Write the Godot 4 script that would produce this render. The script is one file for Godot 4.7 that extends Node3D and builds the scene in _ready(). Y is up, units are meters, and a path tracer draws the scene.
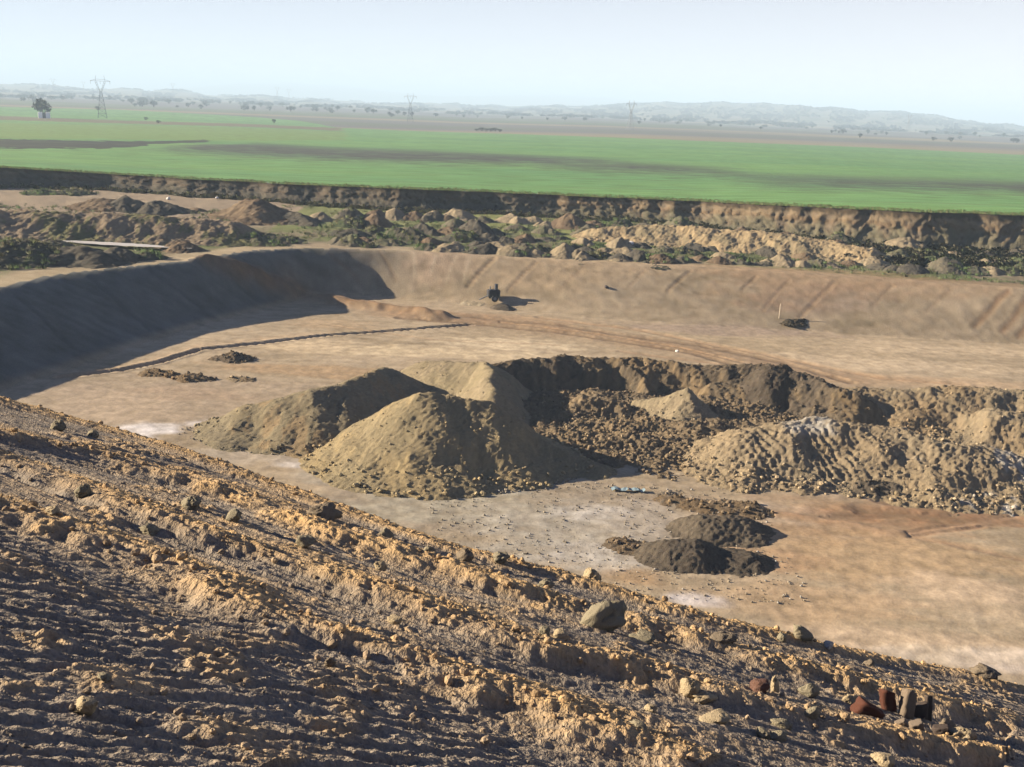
extends Node3D
# An earth pit dug beside fields, seen from the top of its tracked embankment. Units are metres, y up, the pit floor lies at y = 0.

const LIP = [
	[-40, 3.6],
	[-25, 5.2],
	[-17, 6.3],
	[-13.31, 6.76],
	[-11.52, 7.85],
	[-8.52, 7.81],
	[-6.22, 7.84],
	[-4.75, 8.57],
	[-3.53, 8.96],
	[-2.43, 9.86],
	[-1.59, 10.81],
	[-0.88, 11.13],
	[1.5, 13],
	[5, 16],
	[14, 22],
]
const BERM_2 = [
	[-11.53, 3.84],
	[-10.36, 5.23],
	[-9.15, 6.21],
	[-7.71, 6.52],
	[-5.82, 6.59],
	[-4.65, 6.9],
	[-4.1, 7.43],
	[-3.15, 7.57],
	[-1.97, 8.18],
	[-0.66, 8.94],
]
const BERM_3 = [
	[-10.19, 3.37],
	[-8.92, 4.48],
	[-7.58, 4.64],
	[-6.36, 4.75],
	[-5.32, 4.87],
	[-4.36, 5.16],
	[-3.3, 5.45],
	[-2.84, 5.95],
	[-2.09, 6.22],
	[-1.24, 6.76],
	[-0.51, 7.56],
]
const BERM_4 = [
	[-8.03, 2.92],
	[-7, 3.48],
	[-6.08, 3.69],
	[-5.12, 3.8],
	[-4.42, 3.79],
	[-3.51, 3.98],
	[-2.74, 4.11],
	[-2.12, 4.39],
	[-1.67, 4.47],
]
const BERM_5 = [
	[-5.41, 2.66],
	[-4.63, 3.09],
	[-3.54, 3.44],
	[-3.07, 3.49],
	[-2.49, 3.58],
]
const BERM_6 = [
	[-3.78, 2.07],
	[-2.87, 2.24],
	[-2.59, 2.25],
]
const BENCH_HEAPS = [
	[-34.32, -68.46, 6.57, 1.63, 2, "dark heap overgrown with green weeds, leftmost of the bench front row"],
	[-34.24, -73.52, 3.69, 0.91, 1, "low grey heap behind the weedy dark heap and beside the pale water"],
	[-29.94, -69.2, 5.32, 1.31, 0, "broad round dark grey heap on the bench beside the weedy dark heap"],
	[-28.22, -70.53, 2.87, 1.04, 0, "smaller dark heap leaning on the broad round grey heap"],
	[-26.66, -71.7, 2.28, 0.7, 2, "third and lowest dark hump right of the broad round grey heap"],
	[-38.98, -77.8, 2.93, 0.6, 0, "small dark heap behind the weedy heap at the left edge of the bench"],
	[-25.7, -76.22, 2.71, 0.72, 3, "reddish brown heap just above the start of the pale rim track"],
	[-26.69, -83.48, 5.67, 1.9, 1, "dark lumpy heap at the right end of the weedy earth bank"],
	[-23.35, -81.97, 5.35, 0.69, 2, "low weedy heap between the lumpy dark heap and the pointed heap"],
	[-20.69, -82.45, 5.99, 0.9, 1, "low grey heap with a pointed top beside the rim track"],
	[-39.59, -96.43, 6.32, 1.06, 3, "flat dark brown heap below the quarry face, left of the two dark cones"],
	[-37.08, -95.86, 4.65, 1.65, 0, "dark cone shaped heap below the quarry face, left one of the pair"],
	[-34.19, -96.29, 5.02, 1.21, 0, "dark sloping heap below the quarry face, right one of the pair"],
	[-50.35, -106.48, 3.49, 0.61, 2, "flat grey green heap at the foot of the quarry face at the far left"],
	[-47.66, -108.02, 3.96, 0.7, 2, "flat dark heap at the foot of the quarry face beside the pale track"],
	[-25.38, -96.03, 7.35, 1.89, 3, "tall brown heap with a sunlit left flank where the rim track turns"],
	[-31.3, -98.02, 1.64, 0.31, 3, "tiny brown heap on the pale ground right of the dark cones"],
	[-28.79, -96.1, 1.4, 0.32, 3, "tiny brown heap close left of the tall brown heap"],
	[-20.97, -95.06, 4.98, 0.95, 0, "long dark heap trailing right from the tall brown heap"],
	[-18.77, -96.36, 2.15, 1.05, 4, "pale grey lump left of the first green grey heap"],
	[-16.53, -98.98, 2.39, 1.35, 1, "rounded grey green heap at the left of the back row of heaps"],
	[-14.48, -87.69, 2.99, 0.79, 0, "round dark heap standing alone beside the rim track bend"],
	[-13.25, -95.15, 2.29, 1.3, 3, "brown heap with pale left flank in the left of the jumble"],
	[-12.11, -99.75, 2.39, 1.26, 4, "pale topped heap in the back row of the jumble"],
	[-10.43, -87.45, 2.45, 1.17, 2, "dark green grey heap beside the round lone heap"],
	[-8.72, -101.58, 1.62, 0.82, 4, "small whitish heap at the back of the jumble"],
	[-6.19, -101.37, 3.22, 1.12, 4, "light brown pointed heap in the back row of the jumble"],
	[-10.89, -84.26, 2.86, 0.59, 1, "low weedy heap at the left end of the front row on the far slope rim"],
	[-7.3, -80.9, 2.1, 0.69, 2, "small dark heap left of the smooth front row heaps"],
	[-5.43, -80.69, 3.05, 0.78, 4, "smooth olive heap, first of the large ones on the far slope rim"],
	[-2.68, -80.32, 2.87, 0.87, 0, "smooth dark grey heap, second of the large ones on the far slope rim"],
	[-0.27, -79.91, 2.85, 0.86, 4, "pale heap with a lit left flank, third of the large ones on the rim"],
	[1.4, -79.37, 1.58, 0.62, 4, "small pale heap after the third large one on the rim"],
	[2.58, -79.11, 1.42, 0.39, 1, "little grey heap at the right end of the smooth rim heaps"],
	[4.99, -79.73, 2.7, 0.56, 2, "low dark green heap on the far slope rim before the sandy heap"],
	[8.24, -78.76, 1.89, 0.44, 4, "small sandy heap alone on the far slope rim"],
	[11.29, -79.14, 3.48, 0.51, 2, "flat dark weedy heap on the rim right of the small sandy heap"],
	[16.36, -90.42, 3.99, 0.95, 0, "dark topped heap left of the row of heaps under the sandy bank"],
	[19.49, -89.95, 3.64, 1.06, 0, "brown grey heap, first in the row under the sandy bank"],
	[21.7, -89.4, 3.81, 1.14, 0, "largest dark shaded heap in the row under the sandy bank"],
	[23.8, -88.96, 2.56, 0.95, 4, "pale heap right of the largest dark one under the sandy bank"],
	[26.48, -90, 3.34, 1.01, 4, "flat pale grey heap in the middle of the row under the sandy bank"],
	[28.19, -87.39, 3.09, 0.91, 0, "dark heap with a pale left flank, rightmost under the sandy bank"],
	[30.4, -87.25, 2.57, 1.13, 4, "light sandy heap between the row of heaps and the big shaded heap"],
	[35.37, -91.76, 4.84, 1.46, 4, "big sandy heap with a dark shaded right side near the scrub"],
	[29.84, -82.07, 2.26, 0.56, 0, "small dark heap below the big sandy shaded heap"],
	[31.74, -80.59, 2.41, 0.63, 0, "low dark heap right of the small one below the big shaded heap"],
	[35.11, -81.36, 2.12, 0.58, 1, "low grey heap by the rim, right of the big shaded heap"],
	[37.45, -81.52, 2.32, 0.67, 2, "weedy low heap on the right part of the far slope rim"],
	[40.36, -81.82, 2.54, 0.67, 2, "weedy low heap at the right edge of the bench"],
]
const JUMBLE = [
	[8.16, -90.98, 1.37, 0.38, 4],
	[45.74, -88.18, 1.89, 0.67, 1],
	[37.73, -84, 2.07, 0.76, 2],
	[-11.66, -86.57, 1.74, 0.76, 2],
	[-15.43, -87.61, 2.09, 0.65, 2],
	[4.1, -82.46, 1.73, 0.52, 0],
	[48.02, -102.21, 3.64, 1.24, 1],
	[8.21, -80.45, 2.11, 0.67, 0],
	[26.81, -100.23, 3, 1.18, 3],
	[37.07, -98.3, 2.36, 1, 3],
	[28.26, -88.39, 3.19, 1.47, 3],
	[9.02, -88.09, 2.16, 0.98, 4],
	[3.97, -90.83, 1.27, 0.45, 2],
	[21.54, -81.6, 2.87, 0.96, 4],
	[-3.75, -81.51, 1.42, 0.5, 2],
	[-10.17, -80.88, 2.61, 0.78, 1],
	[-3.82, -92.49, 3.15, 1.39, 0],
	[14.28, -90.76, 2.61, 1.14, 3],
	[-17.13, -99.04, 1.73, 0.54, 1],
	[-3.59, -99.62, 1.86, 0.72, 1],
	[41.53, -94.7, 2.27, 0.79, 0],
	[-14.11, -99.42, 2.56, 0.93, 3],
	[41.39, -103.41, 2.9, 1.06, 4],
	[-3.42, -78.82, 2.39, 1.08, 2],
	[2.48, -89.97, 1.77, 0.5, 0],
	[-15.56, -94.09, 3.11, 0.94, 2],
	[29.01, -96.14, 1.54, 0.48, 4],
	[13.26, -80.8, 1.51, 0.62, 1],
	[-0.25, -95.98, 2.02, 0.58, 1],
	[-8.57, -80.77, 1.84, 0.77, 4],
	[4.12, -86.25, 2.16, 0.63, 2],
	[29.63, -83.93, 2.18, 0.75, 4],
	[6.86, -81.32, 1.89, 0.65, 2],
	[7.37, -100.02, 2, 0.63, 3],
	[-5.42, -79.59, 1.35, 0.46, 0],
	[0.42, -89, 1.73, 0.76, 3],
	[8.86, -84.33, 2.5, 0.77, 4],
	[17.24, -95.63, 2.08, 0.89, 4],
	[38.03, -103.77, 3.93, 1.78, 1],
	[-3.38, -84.89, 1.54, 0.53, 0],
	[21.04, -95.37, 2.92, 1.34, 3],
	[22.98, -100.51, 2.99, 1.11, 0],
	[5.83, -88.45, 1.97, 0.81, 4],
	[18.79, -89.3, 1.75, 0.69, 3],
	[27.65, -83.32, 1.66, 0.5, 3],
	[-10.32, -99.92, 2.86, 0.88, 3],
	[1.57, -83.69, 1.86, 0.63, 2],
	[35.06, -85.3, 2.49, 0.93, 2],
	[-9.16, -86.96, 3.1, 1.27, 2],
	[11.29, -80.42, 1.85, 0.79, 3],
	[-11.38, -91.49, 1.58, 0.55, 0],
	[9.98, -95.47, 2.21, 0.89, 1],
	[6.68, -94.35, 3.22, 1.06, 1],
	[35.74, -91.74, 1.58, 0.53, 2],
	[-8.78, -91.45, 2.63, 1.12, 0],
	[0.32, -80.84, 2.88, 0.97, 1],
	[16.36, -100.87, 3.11, 1.23, 1],
	[12.54, -86.17, 2.14, 0.62, 1],
	[17.92, -99.93, 1.57, 0.53, 2],
	[-4.75, -88.64, 3.06, 0.96, 2],
	[48.68, -95.51, 3.43, 1.27, 0],
	[-7.27, -85.46, 1.79, 0.68, 3],
	[19.54, -98.76, 1.5, 0.42, 0],
	[44.48, -100.37, 3.45, 0.97, 1],
	[45.38, -96.74, 2.1, 0.88, 4],
	[16.07, -87.89, 1.46, 0.43, 0],
	[29.34, -102.39, 2.68, 0.91, 2],
	[-13.96, -88.55, 1.36, 0.43, 2],
	[42.91, -85.65, 2.63, 1.1, 2],
	[46.53, -95.63, 2.97, 0.86, 0],
	[35.47, -88.51, 2.82, 0.77, 2],
	[-0.72, -100.85, 3.55, 0.96, 4],
	[32.39, -81.8, 1.44, 0.41, 4],
	[10.12, -100.58, 2.57, 0.86, 2],
	[19.94, -81.2, 1.32, 0.46, 1],
	[18.38, -81.24, 1.29, 0.59, 2],
	[2.78, -98.46, 1.52, 0.7, 4],
	[43.1, -102.41, 2.81, 1.27, 0],
	[33.19, -90.29, 1.73, 0.7, 3],
	[33.28, -96.8, 1.73, 0.62, 2],
	[25.44, -81.65, 1.59, 0.51, 4],
	[25.61, -89.72, 3.16, 0.97, 2],
	[12.73, -101.17, 1.56, 0.5, 0],
	[-13.91, -82.63, 2.31, 0.96, 1],
	[-5.78, -95.84, 2.15, 0.97, 1],
	[-13.55, -78.75, 2.21, 0.9, 3],
	[16.55, -81.21, 1.99, 0.67, 3],
	[38.93, -93.32, 3.04, 1.32, 0],
	[25.21, -95.74, 2.89, 0.91, 3],
	[10.76, -88.31, 1.58, 0.63, 0],
	[21.91, -87.48, 3.08, 0.88, 0],
	[11.91, -92.86, 2.55, 1, 4],
	[4.88, -98.51, 3.41, 1.55, 3],
	[19.94, -88.89, 1.82, 0.81, 0],
	[-12.89, -94.99, 1.87, 0.72, 3],
	[-8.37, -99.79, 2.02, 0.93, 0],
	[-1.07, -88.58, 1.82, 0.55, 0],
	[38.11, -88.04, 2.1, 0.73, 4],
	[22.58, -93.87, 1.65, 0.76, 0],
	[-6.4, -91.35, 2.16, 0.74, 3],
	[24.37, -81.94, 1.77, 0.64, 1],
	[32.52, -86.15, 3.06, 1.12, 1],
	[38.4, -81.7, 2.19, 0.71, 4],
	[-2.01, -84.37, 2, 0.58, 4],
	[44.54, -90.32, 2.09, 0.96, 0],
	[5.7, -83.9, 2.11, 0.63, 0],
	[-6.91, -81.29, 1.29, 0.45, 0],
	[-12.14, -81.87, 1.2, 0.5, 2],
	[-5.78, -82.4, 1.47, 0.66, 4],
	[53.03, -103.15, 3.65, 1.48, 0],
	[41.3, -88.55, 2.03, 0.86, 0],
	[41.51, -82.55, 2.33, 0.98, 2],
	[31.07, -89.71, 1.93, 0.81, 4],
	[14.96, -82.34, 1.64, 0.57, 3],
	[-1.99, -92.71, 1.7, 0.77, 1],
	[3.96, -79.96, 2.74, 1.23, 4],
	[1.33, -100.41, 2.25, 0.8, 4],
	[17.19, -88.3, 1.41, 0.4, 0],
	[32.61, -101.16, 3.67, 1.39, 0],
	[-1.78, -79.76, 1.71, 0.49, 4],
	[-7.03, -99.8, 1.58, 0.57, 3],
	[42.61, -91.95, 1.94, 0.72, 3],
	[24.29, -85.19, 1.81, 0.79, 3],
	[29.93, -93.93, 2.86, 1.3, 2],
	[39.93, -88.82, 1.65, 0.62, 0],
	[-2.51, -88.69, 2.22, 0.88, 0],
	[-12.73, -90.27, 2.13, 0.75, 2],
	[18.58, -94.73, 2.28, 0.65, 0],
	[-10.34, -91.86, 1.38, 0.6, 4],
	[27.07, -96.13, 2.03, 0.57, 0],
	[30.54, -80.93, 1.44, 0.47, 0],
	[14.24, -94.73, 1.75, 0.55, 2],
	[-6.71, -78.08, 1.44, 0.48, 2],
	[39.05, -97.63, 1.49, 0.59, 4],
	[17.3, -84.32, 1.75, 0.58, 4],
	[2.23, -78.95, 1.56, 0.57, 0],
	[14.32, -86.24, 1.62, 0.68, 2],
	[34.7, -95.64, 1.94, 0.68, 0],
	[7.38, -84.49, 1.19, 0.52, 4],
	[24.94, -101.26, 1.74, 0.79, 2],
	[9.93, -81.28, 2.33, 0.99, 0],
	[12.97, -96.97, 2.55, 1.02, 2],
	[35.51, -82.91, 3.02, 1.1, 1],
	[2.65, -94.34, 2.1, 0.86, 1],
	[41.83, -87.11, 1.63, 0.64, 3],
	[23.91, -91.36, 2.48, 0.77, 0],
	[18.52, -84.64, 1.53, 0.5, 2],
	[39.58, -84.73, 2.02, 0.93, 4],
	[49.52, -101.17, 1.93, 0.59, 0],
	[-12.97, -85.15, 1.34, 0.42, 3],
]
const PATCHES = [
	[-1.42, -36.06, 8.94, 4, 0.27, 0.23, 0.18, 0.75],
	[-15.36, -47.38, 8.8, 6.18, 0.29, 0.23, 0.17, 0.65],
	[14.91, -37.52, 6.86, 2.04, 0.27, 0.2, 0.14, 0.6],
	[12.64, -66.69, 20.75, 4.39, 0.33, 0.26, 0.17, 0.5],
	[-16.37, -43.3, 1.65, 1.03, 0.6, 0.57, 0.56, 0.9],
	[-14.23, -44.48, 0.88, 0.76, 0.58, 0.55, 0.55, 0.6],
	[-8.83, -39.98, 1.3, 0.86, 0.5, 0.46, 0.43, 0.8],
	[-11.31, -40.55, 3.11, 1.15, 0.33, 0.28, 0.22, 0.9],
	[-6.84, -38.33, 2.49, 1.35, 0.31, 0.27, 0.21, 0.9],
	[-2.19, -35.98, 4.27, 2.19, 0.3, 0.27, 0.21, 0.95],
	[1.98, -34.05, 3.71, 2.7, 0.33, 0.3, 0.25, 0.95],
	[5.05, -35.29, 2.31, 2.12, 0.34, 0.3, 0.25, 0.8],
	[3.3, -32.06, 2.12, 1.3, 0.38, 0.35, 0.31, 0.8],
	[3.2, -35.86, 1.55, 0.99, 0.44, 0.41, 0.37, 0.6],
	[6.27, -29.04, 1.39, 0.62, 0.55, 0.52, 0.52, 0.9],
	[4.51, -30.42, 1.36, 0.74, 0.3, 0.19, 0.1, 0.6],
	[12.08, -36.03, 5.28, 2.28, 0.29, 0.19, 0.11, 0.8],
	[9.94, -36.79, 2.44, 1.27, 0.4, 0.33, 0.25, 0.6],
	[16.71, -37.01, 4.74, 1.12, 0.24, 0.14, 0.08, 0.75],
	[13.23, -32.62, 5.71, 2.2, 0.37, 0.26, 0.15, 0.7],
	[9.53, -29.33, 4.09, 1.57, 0.4, 0.28, 0.17, 0.6],
	[15.18, -30.52, 2.59, 1.45, 0.47, 0.36, 0.25, 0.8],
	[11.3, -26.97, 3.6, 0.88, 0.43, 0.33, 0.23, 0.8],
	[14.49, -26.11, 1.99, 0.6, 0.52, 0.45, 0.4, 0.8],
	[13.11, -26.27, 2.62, 0.6, 0.55, 0.46, 0.35, 0.6],
	[11, -26.1, 2.23, 0.6, 0.36, 0.31, 0.26, 0.6],
	[8.9, -32.2, 2.19, 1, 0.34, 0.22, 0.13, 0.6],
	[-5.74, -60.05, 9.28, 1.78, 0.52, 0.42, 0.28, 0.7],
	[0.41, -63.02, 5.8, 1.67, 0.55, 0.45, 0.31, 0.7],
	[-13.24, -60.55, 3.81, 2.11, 0.46, 0.36, 0.24, 0.6],
	[-12.49, -66.53, 3.45, 1.56, 0.36, 0.26, 0.16, 0.5],
	[-19.11, -46.83, 4.72, 2.58, 0.37, 0.29, 0.21, 0.6],
	[-15.88, -49.06, 3.21, 1.46, 0.31, 0.23, 0.16, 0.6],
	[-10.26, -54.53, 6.86, 1.51, 0.33, 0.22, 0.12, 0.6],
	[23.16, -61.68, 8.74, 1.97, 0.5, 0.4, 0.28, 0.6],
	[28.96, -66.71, 7.39, 2, 0.49, 0.39, 0.27, 0.5],
	[14.66, -70.2, 8.75, 1.73, 0.26, 0.2, 0.16, 0.7],
	[23.04, -74.6, 4.75, 1.59, 0.28, 0.21, 0.16, 0.6],
	[23.14, -58.11, 7.68, 1.27, 0.42, 0.3, 0.19, 0.6],
	[-2.5, -70.87, 6.49, 1.73, 0.36, 0.24, 0.14, 0.6],
	[6.8, -79.8, 12.16, 4.35, 0.46, 0.34, 0.21, 0.4],
	[15.17, -81.65, 15.12, 3.68, 0.48, 0.36, 0.23, 0.4],
	[23.83, -77.36, 11.47, 2.98, 0.34, 0.22, 0.13, 0.5],
	[33.25, -75.54, 7.51, 2.11, 0.3, 0.2, 0.12, 0.5],
	[-6.04, -79.06, 3.21, 2.14, 0.42, 0.31, 0.22, 0.6],
	[-14.07, -84.14, 5.17, 4.87, 0.22, 0.18, 0.14, 0.4],
]
const RUTS = [
	[[[-16.51, -75.82], [-12.51, -74.76], [-8.37, -71.86], [-3.2, -70.48], [3.17, -68.08], [8.41, -65.36], [12.06, -63.26], [16.52, -60.38], [20.03, -57.72]], 2.4, 0.03, 0.24, 0.16, 0.1, 0.6],
	[[[-22.53, -72.06], [-20.75, -73.37], [-18.84, -74.5], [-16.48, -75.68], [-12.33, -73.73], [-8.37, -71.86], [-5.36, -70.65]], 1.1, 0.5, 0.19, 0.12, 0.07, 0.9],
	[[[-8.41, -72.16], [-3.23, -71.08], [3.21, -69.43], [8.54, -66.55], [12.38, -65.18], [16.78, -61.4], [19.85, -57.15]], 0.6, -0.08, 0.16, 0.11, 0.07, 0.9],
	[[[-8.13, -69.78], [-2.41, -68.86], [3.14, -67.18], [8.31, -64.47], [11.33, -62.79], [14.89, -58.64], [18.23, -55.64]], 0.5, -0.07, 0.16, 0.11, 0.07, 0.9],
	[[[1.84, -71.88], [8.82, -69.09], [14.87, -64.35], [22.05, -58.43], [26.6, -57.82]], 0.5, -0.06, 0.33, 0.21, 0.12, 0.6],
	[[[-23.95, -51.12], [-21.55, -53.15], [-20.06, -55.17], [-18.76, -58.31], [-15.66, -60.77], [-11.94, -63.59], [-7.67, -65.91], [-3.1, -68.53]], 0.35, -0.22, 0.17, 0.12, 0.09, 0.85],
	[[[-23.81, -52.01], [-21.01, -54.65], [-19.07, -59.31], [-15.91, -61.78], [-12.11, -64.47]], 0.5, 0.01, 0.4, 0.29, 0.19, 0.4],
	[[[7.89, -37.17], [12.12, -36.02], [15.52, -36.98]], 0.5, -0.06, 0.2, 0.13, 0.08, 0.7],
	[[[14.02, -37.25], [16.97, -36.66], [20.07, -36.61]], 0.6, -0.08, 0.19, 0.12, 0.07, 0.75],
	[[[15.16, -38.26], [17.87, -37.9], [20.98, -38.51]], 0.5, -0.06, 0.2, 0.12, 0.07, 0.7],
	[[[10.47, -36.53], [12.68, -35.82], [14.77, -35.01]], 0.5, 0.08, 0.28, 0.19, 0.12, 0.6],
	[[[5.6, -37.59], [10.14, -36.62], [13.55, -35.5]], 0.35, -0.03, 0.3, 0.19, 0.11, 0.5],
	[[[6.8, -62.38], [11.61, -60.6], [17.06, -57.73]], 0.35, -0.05, 0.27, 0.18, 0.11, 0.7],
	[[[-1.03, -69.79], [5.86, -66.99], [10.89, -64.08], [14.17, -60.97]], 0.3, -0.05, 0.25, 0.16, 0.09, 0.8],
	[[[7.59, -37.23], [10.85, -36.42], [14.8, -35], [20.46, -37.42]], 0.22, -0.04, 0.26, 0.17, 0.11, 0.7],
	[[[8, -37.15], [11.24, -36.3], [15.15, -34.85], [20.2, -36.71]], 0.22, -0.04, 0.26, 0.17, 0.11, 0.7],
	[[[12.69, -35.82], [15.18, -34.84], [18.57, -33.15]], 0.25, -0.04, 0.28, 0.19, 0.12, 0.6],
	[[[13.76, -35.42], [16.16, -34.39], [18.69, -33.09]], 0.25, -0.04, 0.28, 0.19, 0.12, 0.6],
	[[[-12.49, -66.54], [-5.43, -63.42], [3.01, -63.58]], 0.2, -0.03, 0.3, 0.2, 0.12, 0.5],
	[[[-1.07, -37.98], [2.15, -37.94], [6.91, -37.52]], 0.25, -0.03, 0.24, 0.2, 0.15, 0.6],
	[[[2.23, -37.93], [6.17, -37.5], [9.92, -36.68]], 0.25, -0.03, 0.24, 0.2, 0.15, 0.6],
	[[[8.1, -37.13], [12.45, -35.9], [16.84, -34.06]], 0.35, -0.03, 0.33, 0.22, 0.13, 0.5],
]
const SLOPE_LINES = [
	[-1.76, -79.38, -3.73, -77.21, 0.4, -0.1, -1],
	[1.57, -78.93, -0.61, -76.4, 0.35, -0.07, -1],
	[5.5, -78.61, 3.37, -76.03, 0.25, -0.04, -1],
	[10.25, -78.28, 8.54, -75.92, 0.25, -0.04, -1],
	[13.5, -77.94, 11.55, -75.52, 0.35, -0.08, -1],
	[18.56, -77.2, 17.15, -75.53, 0.3, -0.07, -1],
	[21, -76.73, 18.28, -73.41, 0.25, -0.05, -1],
	[24.31, -76.22, 20.97, -72.84, 0.35, -0.07, -1],
	[28.51, -75.55, 26.42, -73.6, 0.25, -0.05, -1],
	[32.5, -74.74, 30.08, -72.83, 0.2, -0.04, -1],
	[36.56, -74.18, 33.24, -71.44, 0.5, -0.07, -2],
	[37.74, -73.42, 35.05, -70.91, 0.5, -0.07, -2],
	[38.27, -72.46, 35.96, -70.45, 0.45, -0.06, -2],
	[40.29, -73.93, 37.53, -70.48, 0.45, -0.06, -2],
	[-8.29, -80.32, -8.08, -78.54, 0.22, 0, 1],
	[-6.5, -80.04, -6.81, -78.5, 0.22, 0, 1],
	[-4.89, -79.85, -5.55, -77.55, 0.2, 0, 1],
	[-3.76, -79.61, -4.17, -77.79, 0.2, 0, 1],
	[-11.01, -80.3, -9.49, -78.53, 0.3, -0.05, -1],
	[-14.88, -79.52, -12.5, -78.56, 0.3, -0.05, -1],
	[-27.68, -64.4, -22.87, -61.48, 0.4, -0.08, -1],
	[-29.26, -58.21, -25.32, -55.61, 0.4, -0.08, -1],
	[-25.08, -68.03, -20.36, -66.77, 0.4, -0.08, -1],
	[-22.17, -72.01, -18.33, -72.31, 0.4, -0.08, -1],
	[-20.48, -75.16, -16.63, -76.41, 0.4, -0.06, -1],
]
const STONES = [
	[0.8, -7.39, 0.39, 0.29, 0, "largest grey clod, standing high on the upper berm of the embankment"],
	[-1.62, -3.44, 0.09, 0.08, 1, "lone pale round stone on the grouser marked ground at the lower left"],
	[0.92, -9.79, 0.19, 0.16, 1, "pale angular clod on the outer berm above the largest grey clod"],
	[0.39, -8.64, 0.14, 0.09, 0, "small grey clod on the outer berm left of the pale angular one"],
	[1.92, -6.54, 0.15, 0.12, 2, "dark red brown stone on the lower berm"],
	[2.07, -6.69, 0.07, 0.14, 1, "upright pale slab touching the dark red brown stone"],
	[1.31, -6.1, 0.13, 0.13, 1, "ochre stone on the lower berm, left of the dark red brown stone"],
	[2.41, -6.88, 0.14, 0.11, 0, "round grey stone right of the dark red brown stone"],
	[1.89, -5.88, 0.12, 0.08, 0, "pale grey stone below the dark red brown stone"],
	[2.18, -6.15, 0.11, 0.08, 0, "olive grey stone right of the pale grey stone below the berm"],
	[1.75, -5.46, 0.1, 0.07, 0, "blue grey stone lowest of the three below the berm"],
	[1.65, -5.45, 0.09, 0.06, 0, "small dusty stone left of the blue grey one"],
	[3.45, -6.54, 0.19, 0.13, 1, "pale flat topped stone at the right below the broken bricks"],
	[3.4, -6.64, 0.17, 0.14, 3, "dark lump beside the pale flat topped stone"],
	[2.43, -5.46, 0.14, 0.09, 1, "pale stone cut by the bottom edge of the picture"],
	[2.73, -6.92, 0.09, 0.08, 1, "little pale stone on the berm left of the brick pieces"],
	[1.41, -6.06, 0.15, 0.07, 1, "crumbly ochre clod beside the ochre stone on the berm"],
	[1.7, -9.86, 0.11, 0.08, 1, "small clod on the outer berm right of the pale angular one"],
	[3.03, -9.14, 0.2, 0.15, 0, "rounded grey clod on the outer berm at the right"],
	[2.8, -9, 0.09, 0.11, 0, "upright grey clod next to the rounded one on the outer berm"],
	[3.32, -9.13, 0.1, 0.07, 4, "small whitish stone on the outer berm"],
	[1.21, -7.63, 0.19, 0.09, 0, "flat grey clod just right of the largest clod"],
	[0.44, -6.68, 0.12, 0.08, 1, "flat clod on the berm left of the largest one"],
	[1.36, -5.49, 0.17, 0.07, 1, "crumbling pale clod pile in front of the ochre stone"],
	[0.78, -4.8, 0.08, 0.05, 0, "grey clod in the track below the lower berm"],
	[-2.38, -8.13, 0.13, 0.13, 0, "grey green clod on the berm at the left, with a dark hollow beside it"],
	[-1.68, -7.72, 0.15, 0.12, 0, "grey green clod on the third berm at left centre"],
	[-2.83, -8.33, 0.17, 0.1, 0, "broad clod on the middle berm at left"],
	[-2.8, -7.3, 0.14, 0.09, 0, "grey clod on the third berm near the left"],
	[-3.57, -7.89, 0.13, 0.11, 0, "dark clod on the third berm at far left"],
	[-5.48, -11.54, 0.19, 0.13, 0, "grey upright clod on the broken outer berm at far left"],
	[-5.09, -11.59, 0.16, 0.12, 0, "grey clod right of the upright one on the broken outer berm"],
	[-3.24, -6.64, 0.1, 0.06, 1, "pale clod on the fourth berm at far left"],
	[-1.91, -9.64, 0.32, 0.16, 3, "dark grey clod lying across the outer track"],
	[-1.2, -9.37, 0.14, 0.11, 0, "clod on the second berm at centre left"],
	[-0.74, -8.89, 0.12, 0.09, 0, "small clod on the second berm right of the centre left one"],
	[-0.39, -9.2, 0.15, 0.13, 3, "dark hollow clod with a lit top on the second berm"],
	[-0.05, -9.53, 0.15, 0.11, 0, "grey clod beside the hollow one on the second berm"],
	[0.43, -8.9, 0.12, 0.09, 3, "dark clod on the second berm before the outer edge"],
	[-1.02, -7.55, 0.1, 0.1, 1, "pinkish clod on the third berm at centre"],
	[-0.73, -6.2, 0.1, 0.06, 1, "pale lumps on the lower track at centre"],
	[0.32, -6.62, 0.08, 0.08, 0, "upright clod on the third berm at centre"],
	[-0.93, -4.89, 0.06, 0.05, 3, "dark holed clod in the grouser marked ground"],
	[-1.66, -3.72, 0.05, 0.04, 0, "grey clod on the grouser marked ground behind the lone pale stone"],
	[2.51, -10.28, 0.12, 0.08, 3, "dark clod at the outer edge, right of centre"],
	[1.93, -7.95, 0.22, 0.09, 3, "dark flat clod in the outer track right of the largest clod"],
	[3.62, -8.79, 0.11, 0.06, 3, "dark small clod at the outer edge on the right"],
	[5.17, -9.53, 0.24, 0.12, 3, "dark lumps on the outer berm near the right edge"],
	[0.92, -5.36, 0.08, 0.05, 1, "small ochre clod below the lower berm"],
]
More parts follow.
